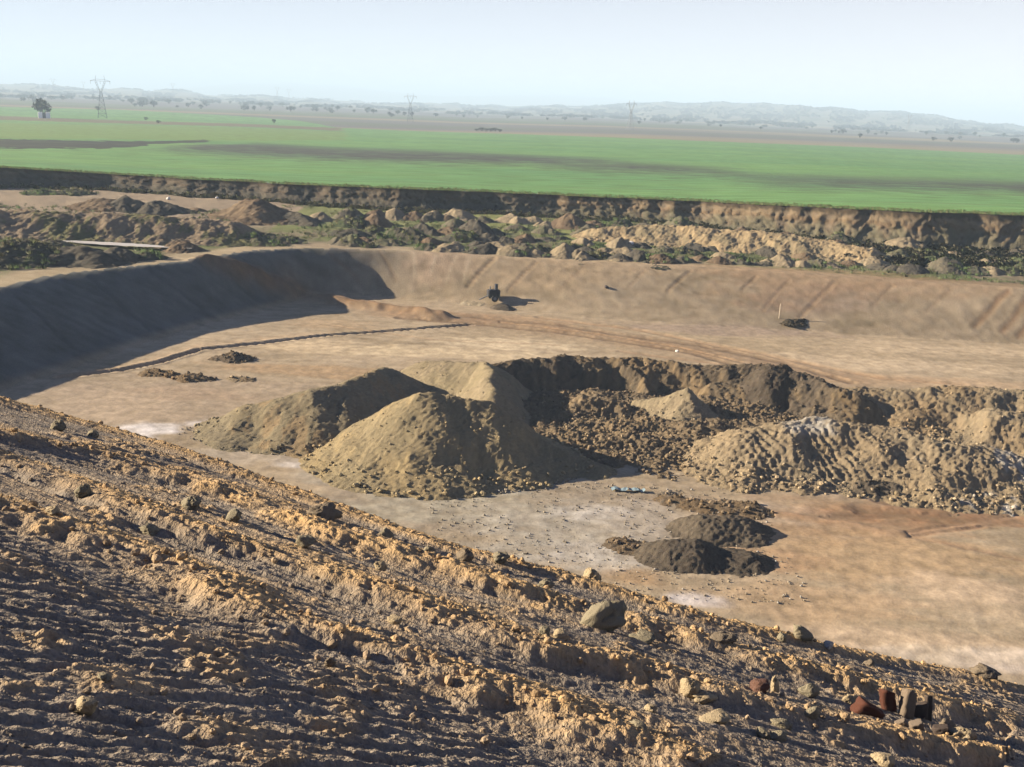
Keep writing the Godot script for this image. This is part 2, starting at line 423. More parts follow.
const BRICKS = [
	[3.05, -6.96, 0.11, 0.23, 0, 8, "broken red brick standing on edge among the rubble pieces"],
	[2.8, -6.7, 0.22, 0.17, 0, -30, "dark red brick piece leaning left beside the upright red brick"],
	[3.19, -6.92, 0.11, 0.26, 1, -12, "tall grey brown brick fragment standing right of the red brick"],
	[3.32, -6.99, 0.13, 0.16, 2, 0, "dark squat fragment behind the tall grey brown one"],
	[3.41, -7.03, 0.05, 0.29, 2, 3, "thin upright dark tile fragment at the right of the brick pieces"],
	[3.08, -6.48, 0.1, 0.1, 1, 20, "round topped pale fragment in front of the brick pieces"],
	[2.93, -6.4, 0.08, 0.07, 1, 40, "small pale brick chip under the tall fragment"],
	[3.3, -6.55, 0.12, 0.1, 2, 10, "dark fragment right of the thin upright tile"],
]
const TOE = [[-26.2, -47.1], [-24.4, -52.7], [-22.6, -59.4], [-20.2, -66.5], [-18.0, -71.8], [-15.8, -76.2], [-11.5, -77.8], [-9, -77.1], [-3.5, -75.5], [1.5, -74], [6.3, -72.7], [13.5, -71.7], [20.7, -71.2], [27.7, -70.4], [36.8, -69.6], [60, -69], [60, -8], [-34, -8], [-28, -30]]
const CREST = [[-30.6, -58.6], [-29.2, -63.6], [-26.3, -67.6], [-23.2, -70.9], [-22.1, -73.4], [-20.4, -76.8], [-17.2, -79.4], [-13.4, -80.4], [-9.4, -80.4], [-1.4, -79.5], [6.5, -78.9], [14.3, -78.5], [21.9, -77.5], [29.2, -76.2], [37.5, -74.4], [62, -73.6], [66, -2], [-46, -2], [-38, -32], [-33, -50]]
# the quarry face: bearing from the place of the camera, distance of its foot, height of its top
const FACE = [[-180, 120, 6.5], [-60, 125, 6.5], [-27.1, 124.2, 6.35], [-22.5, 122.2, 5.8], [-17.5, 115.2, 5.7], [-12.2, 109.5, 5.75], [-6.7, 105, 5.95], [-0.4, 105.6, 5.9], [4.6, 105, 5.95], [10.2, 103.7, 6.15], [15.6, 99.4, 6.6], [20.7, 98.4, 6.9], [26.6, 101.5, 7.1], [60, 110, 7.2], [180, 120, 6.5]]
const MOUNTAINS = [[-180, -4], [-24, -4], [-19.7, -3], [-17.3, 2.4], [-15.2, 7], [-12.6, 9], [-10, 8.3], [-6.8, 5], [-4.6, 3], [-2.4, 5], [0.9, 8.6], [4.2, 8], [6.9, 6], [9.6, 3], [14.8, -2], [180, -2]]
const RIDGE = [[-180, -5], [-34.8, -5], [-26.7, -2.5], [-20.7, -2.5], [-14.7, -4], [-7.9, -5], [-1.3, -4], [4.2, 1], [6.9, 5], [12.8, 8], [16.4, 8], [18.9, 6.5], [21.8, 3], [23.6, 0], [25.6, -3], [33, -5], [180, -5]]
const FIELD_EDGE = [[-180, 700], [-34.9, 740], [-26.8, 704], [-21.2, 739], [-14.8, 653], [-12.1, 591], [-10, 462], [-0.6, 447], [9.2, 420], [18.1, 470], [25.9, 489], [33.2, 525], [180, 525]]
const STRIPS = [
	[[-145, -207], [-103, -203], [-86, -211], [-80, -221], [-75, -243], [-72, -233], [-71, -196], [-72, -177], [-85, -167], [-120, -170]],
	[[-67, -194], [-61, -232], [-39, -221], [-19, -217], [8, -203], [19, -197], [18, -183], [6, -169], [-15, -164], [-29, -166], [-45, -172], [-63, -182]],
	[[6, -168], [21, -186], [34, -175], [38, -168], [37, -161], [30, -155], [18, -154], [5, -158]],
	[[30, -145], [42, -156], [58, -156], [81, -166], [111, -168], [87, -131], [65, -132], [48, -131], [36, -130], [28, -135]],
	[[-243, -347], [-163, -323], [-138, -354], [-101, -385], [-65, -380], [-48, -282], [-65, -245], [-88, -226], [-105, -207], [-153, -217]],
	[[-329, -471], [-220, -435], [-169, -433], [-123, -467], [-80, -455], [-69, -394], [-106, -402], [-147, -377], [-184, -363], [-288, -412]],
]

var eye := Vector3(0, 15, 0)
var fb := FastNoiseLite.new()
var fine := FastNoiseLite.new()
var cell := FastNoiseLite.new()
var mid := FastNoiseLite.new()
var rng := RandomNumberGenerator.new()
var tab := {}
var t_lip := PackedFloat32Array()
var t_berm: Array[PackedFloat32Array] = []
const P0 := -60.0
const PN := 900

# --- small maps of the pit: how far up its slopes, and what has been stamped on it
const PX := -80.0
const PZ := -140.0
const PC := 0.5
const PW := 320
const PH := 280
var pit_map := PackedFloat32Array()
var out_map := PackedFloat32Array()
const MX := -50.0
const MZ := -84.0
const MC := 0.1
const MW := 1120
const MH := 620
var map_h := PackedFloat32Array()
var map_r := PackedFloat32Array()
var map_g := PackedFloat32Array()
var map_b := PackedFloat32Array()
var map_a := PackedFloat32Array()
var M := {}


func numbered(called: String) -> String:
	if not has_node(called):
		return called
	var k := 1
	while has_node("%s_%03d" % [called, k]):
		k += 1
	return "%s_%03d" % [called, k]


func tag(o: Node, label: String, category: String, group := "") -> Node:
	o.set_meta("label", label)
	o.set_meta("category", category)
	if group:
		o.set_meta("group", group)
	return o


func put(called: String, mesh: Mesh, mat: Material, parent: Node = self, at := Vector3.ZERO) -> MeshInstance3D:
	var o := MeshInstance3D.new()
	o.name = numbered(called) if parent == self else called
	o.mesh = mesh
	o.material_override = mat
	o.position = at
	parent.add_child(o, true)
	return o


func root(called: String, at: Vector3, turn := 0.0) -> Node3D:
	var o := Node3D.new()
	o.name = numbered(called)
	add_child(o)
	o.position = at
	o.rotation.y = turn
	return o


func structure(o: Node) -> void:
	o.set_meta("kind", "structure")


func look(table: Array, v: float, k := 1) -> float:
	var n := table.size()
	if v <= table[0][0]:
		return table[0][k]
	for i in n - 1:
		if v < table[i + 1][0]:
			return lerpf(table[i][k], table[i + 1][k], (v - table[i][0]) / (table[i + 1][0] - table[i][0]))
	return table[n - 1][k]


func smooth_table(rows: Array, lone: bool) -> PackedFloat32Array:
	var t := PackedFloat32Array()
	t.resize(PN)
	for i in PN:
		var p := P0 + i * 0.1
		if lone and (p < rows[0][0] or p > rows[rows.size() - 1][0]):
			t[i] = 1000.0
		else:
			t[i] = (look(rows, p - 0.35) + look(rows, p) + look(rows, p + 0.35)) / 3.0
	return t


func at_p(t: PackedFloat32Array, p: float) -> float:
	var f := clampf((p - P0) * 10.0, 0.0, PN - 2.0)
	var i := int(f)
	return lerpf(t[i], t[i + 1], f - i)


func seg_dist(px: float, pz: float, ax: float, az: float, bx: float, bz: float) -> float:
	var dx := bx - ax
	var dz := bz - az
	var t := clampf(((px - ax) * dx + (pz - az) * dz) / maxf(dx * dx + dz * dz, 1e-9), 0.0, 1.0)
	return Vector2(px - ax - dx * t, pz - az - dz * t).length()


func poly_dist(poly: Array, x: float, z: float) -> float:
	var d := 1e9
	for i in poly.size():
		var a: Array = poly[i]
		var b: Array = poly[i - 1]
		d = minf(d, seg_dist(x, z, a[0], a[1], b[0], b[1]))
	return d


func packed(poly: Array) -> PackedVector2Array:
	var p := PackedVector2Array()
	for a in poly:
		p.append(Vector2(a[0], a[1]))
	return p


func make_pit_map() -> void:
	pit_map.resize(PW * PH)
	out_map.resize(PW * PH)
	var toe := packed(TOE)
	var crest := packed(CREST)
	for j in PH:
		for i in PW:
			var x := PX + i * PC
			var z := PZ + j * PC
			var v := 0.0
			var o := 0.0
			var q := Vector2(x, z)
			if not Geometry2D.is_point_in_polygon(q, crest):
				v = 1.0
				o = poly_dist(CREST, x, z)
			elif not Geometry2D.is_point_in_polygon(q, toe):
				var a := poly_dist(TOE, x, z)
				v = a / (a + poly_dist(CREST, x, z))
			pit_map[j * PW + i] = v
			out_map[j * PW + i] = o


func bilinear(m: PackedFloat32Array, x: float, z: float) -> float:
	var fx := clampf((x - PX) / PC, 0.0, PW - 1.01)
	var fz := clampf((z - PZ) / PC, 0.0, PH - 1.01)
	var i := int(fx)
	var j := int(fz)
	var k := j * PW + i
	return lerpf(lerpf(m[k], m[k + 1], fx - i), lerpf(m[k + PW], m[k + PW + 1], fx - i), fz - j)


func paint(k: int, r: float, g: float, b: float, a: float) -> void:
	var old := map_a[k]
	var total := a + old * (1.0 - a)
	if total <= 0.001:
		return
	var w := a / total
	map_r[k] = lerpf(map_r[k], r, w)
	map_g[k] = lerpf(map_g[k], g, w)
	map_b[k] = lerpf(map_b[k], b, w)
	map_a[k] = total


func stamp_line(ax: float, az: float, bx: float, bz: float, w: float, dh: float, c: Color, a: float, heave := true) -> void:
	var reach := w * 1.8
	var i0 := clampi(int((minf(ax, bx) - reach - MX) / MC), 0, MW - 1)
	var i1 := clampi(int((maxf(ax, bx) + reach - MX) / MC), 0, MW - 1)
	var j0 := clampi(int((minf(az, bz) - reach - MZ) / MC), 0, MH - 1)
	var j1 := clampi(int((maxf(az, bz) + reach - MZ) / MC), 0, MH - 1)
	for j in range(j0, j1 + 1):
		for i in range(i0, i1 + 1):
			var x := MX + i * MC
			var z := MZ + j * MC
			var d := seg_dist(x + 0.3 * minf(w, 1.0) * mid.get_noise_2d(x * 1.5, z * 1.5), z + 0.3 * minf(w, 1.0) * mid.get_noise_2d(z * 1.5, x * 1.5 + 90.0), ax, az, bx, bz) / w
			if d > 1.8:
				continue
			var n := 1.0 + 0.25 * mid.get_noise_2d(x * 1.2, z * 1.2)
			var k := j * MW + i
			var rise := dh * exp(-d * d * 2.2) * n
			if dh < 0.0 and heave:
				rise += -dh * 0.35 * exp(-(d - 1.15) * (d - 1.15) * 9.0) * n
			if absf(rise) > absf(map_h[k]):
				map_h[k] = rise
			var s := a * exp(-d * d * 1.6) * clampf(n, 0.0, 1.0)
			paint(k, c.r, c.g, c.b, s)


func make_stamp_map() -> void:
	for m: Variant in [1, 2, 3, 4, 5]:
		var arr := PackedFloat32Array()
		arr.resize(MW * MH)
		match m:
			1: map_h = arr
			2: map_r = arr
			3: map_g = arr
			4: map_b = arr
			5: map_a = arr
	for p in PATCHES:
		var hx: float = p[2] * 1.25
		var hz: float = p[3] * 1.25
		var i0 := clampi(int((p[0] - hx * 1.5 - MX) / MC), 0, MW - 1)
		var i1 := clampi(int((p[0] + hx * 1.5 - MX) / MC), 0, MW - 1)
		var j0 := clampi(int((p[1] - hz * 1.5 - MZ) / MC), 0, MH - 1)
		var j1 := clampi(int((p[1] + hz * 1.5 - MZ) / MC), 0, MH - 1)
		for j in range(j0, j1 + 1):
			for i in range(i0, i1 + 1):
				var x := MX + i * MC
				var z := MZ + j * MC
				var u: float = (x - p[0]) / hx
				var v: float = (z - p[1]) / hz
				var d: float = sqrt(u * u + v * v) + 0.45 * fb.get_noise_2d(x * 0.5, z * 1.6) + 0.3 * mid.get_noise_2d(x * 1.2, z * 3.0)
				if d < 1.0:
					paint(j * MW + i, p[4], p[5], p[6], p[7] * smoothstep(1.0, 0.45, d))
	for s in SLOPE_LINES:
		var c := Color(0.2, 0.135, 0.085)
		var a := 0.6
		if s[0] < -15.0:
			c = Color(0.07, 0.075, 0.075)  # lines on the left wall, darkened to fit its painted shade
		if s[6] > 0:
			c = Color(0.5, 0.42, 0.31)
			a = 0.55
		elif s[6] < -1.5:
			c = Color(0.22, 0.13, 0.07)
			a = 0.8
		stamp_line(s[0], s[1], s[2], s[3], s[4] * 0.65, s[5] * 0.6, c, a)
	for r in RUTS:
		var line: Array = r[0]
		for i in line.size() - 1:
			stamp_line(line[i][0], line[i][1], line[i + 1][0], line[i + 1][1], r[1], r[2], Color(r[3], r[4], r[5]), r[6])


func rim_height(x: float, z: float) -> float:
	var o := bilinear(out_map, x, z)
	return 3.2 + 0.6 * smoothstep(4.0, 30.0, o) + (0.12 * fb.get_noise_2d(x * 1.5, z * 1.5)) * smoothstep(0.0, 5.0, o)


# Height (alpha), colour and region (4 is added to red for each) of the ground at a place. Regions: 0 embankment, 1 pit floor, 2 pit slopes, 3 bench
func ground(x: float, z: float) -> Color:
	var q := 0.574 * x - 0.819 * z
	var p := 0.819 * x + 0.574 * z
	var ql := at_p(t_lip, p)
	var dl := (ql - q) * 0.93
	var hn := -50.0
	if dl > -26.0:
		var base := 13.35 - 0.38 * q
		if q < -1.5:
			base = 13.92 + (1.0 - exp((q + 1.5) * 0.8)) * 0.45
		if dl < 0.0:
			hn = base + dl * 0.75
		else:
			hn = base
	var hf := 0.0
	var t := 0.0
	var inside_map := x > PX and x < PX + PW * PC and z > PZ and z < PZ + PH * PC
	if hn < 4.5:
		t = bilinear(pit_map, x, z) if inside_map else 1.0
		if t >= 1.0:
			hf = rim_height(x, z) if inside_map else 3.8
		else:
			hf = lerpf(0.0, 3.2, t - 0.03 * sin(TAU * t)) + 0.05 * fb.get_noise_2d(x * 1.2, z * 1.2) * (1.0 - t)
	if hn > hf:
		return near(x, z, p, q, dl, hn)
	var n1 := fb.get_noise_2d(x * 0.6, z * 0.9)
	var n2 := mid.get_noise_2d(x * 2.5, z * 4.0)
	var n3 := fine.get_noise_2d(x * 3.0, z * 3.0)
	var r := 0.322 + 0.06 * n1 + 0.05 * n2 + 0.03 * n3
	var g := 0.257 + 0.05 * n1 + 0.045 * n2 + 0.025 * n3
	var b := 0.176 + 0.04 * n1 + 0.035 * n2 + 0.02 * n3
	var streak := fine.get_noise_2d(x * 0.35 + 0.1 * z, z * 2.4) * 0.05 + 0.03 * mid.get_noise_2d(x * 0.5, z * 1.6)
	r += streak
	g += streak * 0.8
	b += streak * 0.6
	var reg := 1
	if t >= 1.0:
		reg = 3
		var o := bilinear(out_map, x, z) if inside_map else 30.0
		var k := smoothstep(0.8, 2.2, o + 1.2 * n1)  # the pale rim track, then weedy ground
		if x < -6.0:
			k = smoothstep(2.2, 4.2, o + 1.2 * n1)
		var veg := smoothstep(-0.1, 0.35, n1 + 0.5 * n2 + 0.25)
		var back := smoothstep(6.0, 16.0, o)
		var pale := 0.13 if x < -6.0 else 0.06
		r = lerpf(r + pale, lerpf(0.25, 0.15, veg), k)
		g = lerpf(g + pale * 0.85, lerpf(0.205, 0.175, veg), k)
		b = lerpf(b + pale * 0.55, lerpf(0.145, 0.075, veg), k)
		if x < -22.0:
			r = lerpf(r, 0.36, back)
			g = lerpf(g, 0.29, back)
			b = lerpf(b, 0.21, back)
		elif x < 8.0:
			r = lerpf(r, 0.24 + 0.05 * n1, back)
			g = lerpf(g, 0.26 + 0.05 * n1, back)
			b = lerpf(b, 0.11, back)
		hf += 0.05 * n2 * k
	elif t > 0.001:
		reg = 2
		# the slopes have been drawn smooth by a bucket: faint bands across, grain down the fall line
		var s := mid.get_noise_2d(x * 1.4 - z * 1.2, t * 7.0)
		r += 0.045 * s
		g += 0.035 * s
		b += 0.025 * s
		hf += 0.04 * s * t * (1.0 - t) * 4.0 + 0.02 * n2
		# shade of the left wall put into its colour, fading out along the far wall
		var clay := smoothstep(-6.0, -20.0, x + 2.5 * n1) * smoothstep(0.0, 0.12, t)  # clay is the weight of this painted shade
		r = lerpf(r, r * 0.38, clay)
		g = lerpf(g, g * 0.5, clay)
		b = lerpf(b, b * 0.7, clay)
	else:
		hf += 0.012 * n2 + 0.01 * n3
	if x > MX and z > MZ and x < MX + MW * MC - 0.3 and z < MZ + MH * MC - 0.3:
		var fx := (x - MX) / MC
		var fz := (z - MZ) / MC
		var i := int(fx)
		var j := int(fz)
		var k := j * MW + i
		var ex := fx - i
		var ez := fz - j
		hf += lerpf(lerpf(map_h[k], map_h[k + 1], ex), lerpf(map_h[k + MW], map_h[k + MW + 1], ex), ez)
		var a := lerpf(lerpf(map_a[k], map_a[k + 1], ex), lerpf(map_a[k + MW], map_a[k + MW + 1], ex), ez)
		if a > 0.01:
			a *= 0.9 + 0.25 * n2
			var l := 1.0 + 0.25 * n3 + 0.2 * n2
			r = lerpf(r, map_r[k] * l, a)
			g = lerpf(g, map_g[k] * l, a)
			b = lerpf(b, map_b[k] * l, a)
	return Color(clampf(r, 0.02, 0.9) + 4.0 * reg, clampf(g, 0.02, 0.9), clampf(b, 0.02, 0.9), hf)


# the tracked earth of the embankment: berms pushed up between the tracks, grouser marks, clods
func near(x: float, z: float, p: float, q: float, dl: float, base: float) -> Color:
	var h := base
	var n1 := fb.get_noise_2d(x * 3.0, z * 3.0)
	var n2 := mid.get_noise_2d(x * 9.0, z * 9.0)
	var n3 := fine.get_noise_2d(x * 22.0, z * 22.0)
	var wob := 0.16 * mid.get_noise_2d(p * 2.0, 40.0 + q * 1.0) + 0.06 * n2
	var crumb := 0.0
	var hump := 0.0
	var sunk := 0.0
	for i in 5:
		var e := q - at_p(t_berm[i], p) + wob
		if absf(e) > 2.2:
			continue
		var w := 0.2 if i < 3 else 0.13
		var live := mid.get_noise_2d(p * 2.2, i * 31.0)
		var amp := (0.07 if i < 2 else (0.06 if i == 2 else 0.035)) * (0.8 + 0.6 * live)
		if i > 2:
			amp *= smoothstep(-0.25, 0.25, mid.get_noise_2d(p * 3.0, i * 17.0) + 0.2)
		var f := exp(-e * e / (w * w))
		hump += amp * f
		crumb = maxf(crumb, exp(-(e - 0.08) * (e - 0.08) / (2.2 * w * w)) * smoothstep(0.0, 0.06, amp))
		if i < 3:
			# the smooth lane pressed down by the track upslope of each berm, with a steep upper edge
			sunk = maxf(sunk, (0.075 + 0.03 * live) * smoothstep(-1.0, -0.76, e) * (1.0 - smoothstep(-0.4, -0.1, e)))
	if dl < 0.6 and dl > -1.2:
		var e := (dl - 0.2 + 0.6 * wob) / 0.24
		var f := exp(-e * e)
		hump += 0.06 * f * (0.8 + 0.6 * n1)
		crumb = maxf(crumb, f)
		sunk = maxf(sunk, 0.05 * smoothstep(1.2, 0.9, dl) * smoothstep(0.35, 0.6, dl))
	if dl < 0.15:
		crumb = maxf(crumb, 0.8)
	h -= sunk
	var c := cell.get_noise_2d(x * 13.0 + n2, z * 13.0)
	var lump := clampf(-c - 0.3, 0.0, 0.5)
	var c2 := cell.get_noise_2d(x * 29.0 + 7.0, z * 29.0 + n2)
	var lump2 := clampf(-c2 - 0.3, 0.0, 0.5)
	h += hump + crumb * (0.022 * lump * clampf(0.2 + 2.0 * n1, 0.0, 1.2) + 0.016 * lump2 + 0.012 * n2 + 0.016 * n3)
	var low := smoothstep(0.0, -0.5, q - (3.9 + 0.12 * (p + 3.0)))  # ground crossed by the dozer on the near side
	var patch := smoothstep(-0.3, 0.2, fb.get_noise_2d(x * 2.1 + 50.0, z * 2.1) + 0.3 * n2 + 0.1)
	var gl := (p * 0.8 - q * 0.6 + 0.09 * n1 + 0.03 * n2 + 0.012 * n3) / 0.13
	var saw := gl - floorf(gl)
	saw = saw / 0.75 if saw < 0.75 else (1.0 - saw) / 0.25
	var gr := (0.3 + 0.7 * low) * (1.0 - crumb) * (0.2 + 0.8 * patch)
	h += 0.034 * gr * (saw - 0.5) * clampf(0.6 + 2.0 * mid.get_noise_2d(gl * 9.0, (p * 0.6 + q * 0.8) * 7.0), 0.0, 1.3)
	h += (1.0 - crumb) * (0.022 * n1 + 0.006 * n2 + 0.008 * n3)
	var b3 := at_p(t_berm[1], p)
	var across := q - (b3 if b3 < 100.0 else 5.2 + 0.33 * (p + 4.0)) + 0.05 * n1
	var along := mid.get_noise_2d(p * 0.5, across * 9.0) + 0.6 * fine.get_noise_2d(p * 0.8, across * 20.0)
	h += (1.0 - 0.75 * low) * (1.0 - 0.4 * crumb) * 0.04 * along
	# crumbs dropped over the marks in patches
	var drop := smoothstep(0.2, 0.45, n1 * 0.6 + 0.7 * mid.get_noise_2d(x * 5.0 + 20.0, z * 5.0)) * (1.0 - crumb)
	h += drop * (0.012 * lump + 0.016 * lump2 + 0.004 + 0.014 * n3)
	var dry := clampf(crumb * 0.95 + 0.5 * drop + 0.1 * n3 + (1.0 - low) * 0.45 * along, 0.0, 1.0)
	var v := 1.0 + 0.16 * n2 + 0.16 * n3
	var r := lerpf(0.25, 0.47, dry) * v
	var g := lerpf(0.21, 0.315, dry) * v
	var b := lerpf(0.168, 0.158, dry) * v
	if dl < -0.3:
		r *= 0.9
	return Color(clampf(r, 0.02, 0.9), clampf(g, 0.02, 0.9), clampf(b, 0.02, 0.9), h)


func height(x: float, z: float) -> float:
	return ground(x, z).a


# --- the ground as a fan of rings round the standpoint: fine ahead, coarse behind
var angs := PackedFloat32Array()
var rads := PackedFloat32Array()
var row_pos: Array = []
var row_col: Array = []
var row_reg: Array = []
var row_nor: Array = []
var row_idx: Array = []


func fan_row(k: int) -> void:
	var n := angs.size()
	var pos := PackedVector3Array()
	var col := PackedColorArray()
	var reg := PackedByteArray()
	pos.resize(n)
	col.resize(n)
	reg.resize(n)
	var r := rads[k]
	for i in n:
		var a := angs[i]
		var x := r * sin(a)
		var z := -r * cos(a)
		var c := ground(x, z)
		pos[i] = Vector3(x, c.a, z)
		var m := int(c.r / 4.0)
		reg[i] = m
		col[i] = Color(c.r - 4.0 * m, c.g, c.b)
	row_pos[k] = pos
	row_col[k] = col
	row_reg[k] = reg


func fan_normals(k: int) -> void:
	var a: PackedVector3Array = row_pos[maxi(k - 1, 0)]
	var b: PackedVector3Array = row_pos[mini(k + 1, row_pos.size() - 1)]
	var m: PackedVector3Array = row_pos[k]
	var n := m.size()
	var out := PackedVector3Array()
	out.resize(n)
	for i in n:
		out[i] = (m[mini(i + 1, n - 1)] - m[maxi(i - 1, 0)]).cross(b[i] - a[i]).normalized()
		if out[i].y < 0.0:
			out[i] = -out[i]
	row_nor[k] = out


func run_rows(f: Callable, n: int) -> void:
	var id := WorkerThreadPool.add_group_task(f, n)
	WorkerThreadPool.wait_for_group_task_completion(id)


func array_mesh(pos: PackedVector3Array, nor: PackedVector3Array, col: PackedColorArray, idx: PackedInt32Array) -> ArrayMesh:
	var a := []
	a.resize(Mesh.ARRAY_MAX)
	a[Mesh.ARRAY_VERTEX] = pos
	a[Mesh.ARRAY_NORMAL] = nor
	if col.size():
		a[Mesh.ARRAY_COLOR] = col
	a[Mesh.ARRAY_INDEX] = idx
	var m := ArrayMesh.new()
	m.add_surface_from_arrays(Mesh.PRIMITIVE_TRIANGLES, a)
	return m


func fan_to_meshes(regions: int, drop: Variant) -> Array:
	var n := angs.size()
	var meshes := []
	for g in regions:
		var remap := PackedInt32Array()
		remap.resize(n * row_pos.size())
		remap.fill(-1)
		var pos := PackedVector3Array()
		var nor := PackedVector3Array()
		var col := PackedColorArray()
		var idx := PackedInt32Array()
		for k in row_pos.size() - 1:
			var reg: PackedByteArray = row_reg[k]
			if reg.find(g) < 0:
				continue
			var p0: PackedVector3Array = row_pos[k]
			var p1: PackedVector3Array = row_pos[k + 1]
			var n0: PackedVector3Array = row_nor[k]
			var n1: PackedVector3Array = row_nor[k + 1]
			var c0: PackedColorArray = row_col[k]
			var c1: PackedColorArray = row_col[k + 1]
			for i in n - 1:
				if reg[i] != g or (drop != null and drop.call(k, i)):
					continue
				var q := [k * n + i, k * n + i + 1, (k + 1) * n + i, (k + 1) * n + i + 1]
				for j in 4:
					var v: int = q[j]
					if remap[v] < 0:
						remap[v] = pos.size()
						var e := i + (j & 1)
						if j < 2:
							pos.append(p0[e])
							nor.append(n0[e])
							col.append(c0[e])
						else:
							pos.append(p1[e])
							nor.append(n1[e])
							col.append(c1[e])
					q[j] = remap[v]
				idx.append_array([q[0], q[2], q[1], q[1], q[2], q[3]])
		meshes.append(array_mesh(pos, nor, col, idx) if idx.size() else null)
	return meshes


func bearings(step: float, half: float, widest: float) -> PackedFloat32Array:
	var a := PackedFloat32Array()
	var v := -widest
	while v < -half:
		a.append(deg_to_rad(v))
		v += clampf((-half - v) * 0.25, step, 4.0)
	v = -half
	while v < half:
		a.append(deg_to_rad(v))
		v += step
	while v < widest:
		a.append(deg_to_rad(v))
		v += clampf((v - half) * 0.25, step, 4.0)
	a.append(deg_to_rad(widest))
	return a


func face_foot(a: float) -> float:
	return look(FACE, rad_to_deg(a)) + 0.5 * mid.get_noise_2d(rad_to_deg(a) * 1.5, 5.0)


func face_top(a: float) -> float:
	var d := rad_to_deg(a)
	return face_foot(a) + 1.7 + 0.22 * mid.get_noise_2d(d * 2.0, 55.0) + 0.07 * fine.get_noise_2d(d * 8.0, 9.0)


func field_height(x: float, z: float) -> float:
	var r := Vector2(x, z).length()
	var a := rad_to_deg(atan2(x, -z))
	var top := look(FACE, a, 2)
	var h: float = lerpf(top, 6.1 + 0.014 * clampf(x, -45.0, 60.0), smoothstep(100.0, 180.0, r)) - 0.012 * clampf(r - 108.0, 0.0, 392.0) - 0.004 * maxf(0.0, r - 500.0)
	if r > 500.0:
		h += 3.0 * fb.get_noise_2d(x * 0.02, z * 0.02) * smoothstep(500.0, 1500.0, r)
	if r > 1500.0:
		h = maxf(h, 0.0) if false else h
		var top2 := 15.0 + 3300.0 * look(RIDGE, a) / 1005.0 + 9.0 * fb.get_noise_2d(a * 3.0, r * 0.004)
		h = lerpf(h, top2, smoothstep(1500.0, 3300.0, r)) if r < 3300.0 else lerpf(top2, -20.0, smoothstep(3300.0, 4500.0, r))
	if r > 5000.0:
		var top3 := 15.0 + 8200.0 * look(MOUNTAINS, a) / 1005.0 + 7.0 * fb.get_noise_2d(a * 5.0, 77.0)
		h = lerpf(h, top3, smoothstep(6200.0, 8200.0, r)) if r < 8200.0 else lerpf(top3, -60.0, smoothstep(8200.0, 10500.0, r))
	return h


var strips: Array[PackedVector2Array] = []


func field_row(k: int) -> void:
	var n := angs.size()
	var pos := PackedVector3Array()
	var col := PackedColorArray()
	var reg := PackedByteArray()
	pos.resize(n)
	col.resize(n)
	reg.resize(n)
	var f := rads[k]
	for i in n:
		var a := angs[i]
		var r := face_top(a) * f if f < 1.5 else lerpf(face_top(a), 110.0, smoothstep(1.5, 2.5, f)) * f
		var x := r * sin(a)
		var z := -r * cos(a)
		var h := field_height(x, z)
		var deg := rad_to_deg(a)
		var n1 := fb.get_noise_2d(x * 0.08, z * 0.25)
		var n2 := mid.get_noise_2d(x * 0.5, z * 0.9)
		var rows := fine.get_noise_2d(x * 0.12, z * 1.6)
		var c := Color(0.145 + 0.035 * n1, 0.28 + 0.045 * n1 + 0.02 * n2, 0.105 + 0.012 * n2)
		var m := 0
		if r > look(FIELD_EDGE, deg) + 6.0 * n2:
			m = 1
			var bands := fb.get_noise_2d(x * 0.004 + 30.0, (z + 0.2 * x) * 0.03)
			c = Color(0.165, 0.16, 0.155).lerp(Color(0.14, 0.17, 0.10), smoothstep(0.0, 0.4, bands))
			c = c.lerp(Color(0.26, 0.23, 0.15), smoothstep(0.1, 0.4, -bands))
			if r > 1700.0:
				m = 2
				c = Color(0.14, 0.145, 0.09).lerp(Color(0.24, 0.21, 0.15), smoothstep(-0.2, 0.3, n1))
		else:
			var at := Vector2(x + 5.0 * n1, z + 7.0 * n2 + 4.0 * rows)
			for s in 6:
				if s > 0 and s < 4:
					var share := 0.0
					for e in 9:
						if Geometry2D.is_point_in_polygon(at + Vector2(3.0 * sin(e * 2.3), (e - 4) * 3.2), strips[s]):
							share += 1.0 / 9.0
					if share > 0.0:
						c = c.lerp(Color(0.08, 0.085, 0.075), share * clampf(1.15 - rows * 0.7 - n2 * 0.4, 0.0, 1.0))
					continue
				if Geometry2D.is_point_in_polygon(at, strips[s]):
					if s == 0:
						c = Color(0.055, 0.06, 0.05)
						m = 1
					elif s == 4:
						c = Color(0.18, 0.26, 0.09).lerp(c, clampf(0.2 + 0.5 * rows, 0.0, 1.0))
					else:
						c = Color(0.17, 0.15, 0.10)
						m = 1
					break
			c = c * (1.0 + 0.24 * rows + 0.1 * n2)
			var tram := absf(fposmod(z + 0.12 * x + 1.5 * n1, 18.0) - 9.0)
			if tram < 0.8 and r < 420.0:
				c = c.lerp(Color(0.16, 0.19, 0.09), 0.5 * (1.0 - tram / 0.8))
			h += 0.05 * n2
		if f < 1.004:
			h -= 0.05
			c = c.lerp(Color(0.17, 0.15, 0.07), 0.7)
		pos[i] = Vector3(x, h, z)
		col[i] = Color(c.r, c.g, c.b)
		reg[i] = m
	row_pos[k] = pos
	row_col[k] = col
	row_reg[k] = reg


func clear_rows(n: int) -> void:
	row_pos.resize(n)
	row_col.resize(n)
	row_reg.resize(n)
	row_nor.resize(n)


func noise_texture(n: FastNoiseLite, lo: float, hi: float, size := 512) -> NoiseTexture2D:
	var t := NoiseTexture2D.new()
	t.width = size
	t.height = size
	t.seamless = true
	t.noise = n
	var g := Gradient.new()
	g.set_color(0, Color(lo, lo, lo))
	g.set_color(1, Color(hi, hi, hi))
	t.color_ramp = g
	return t


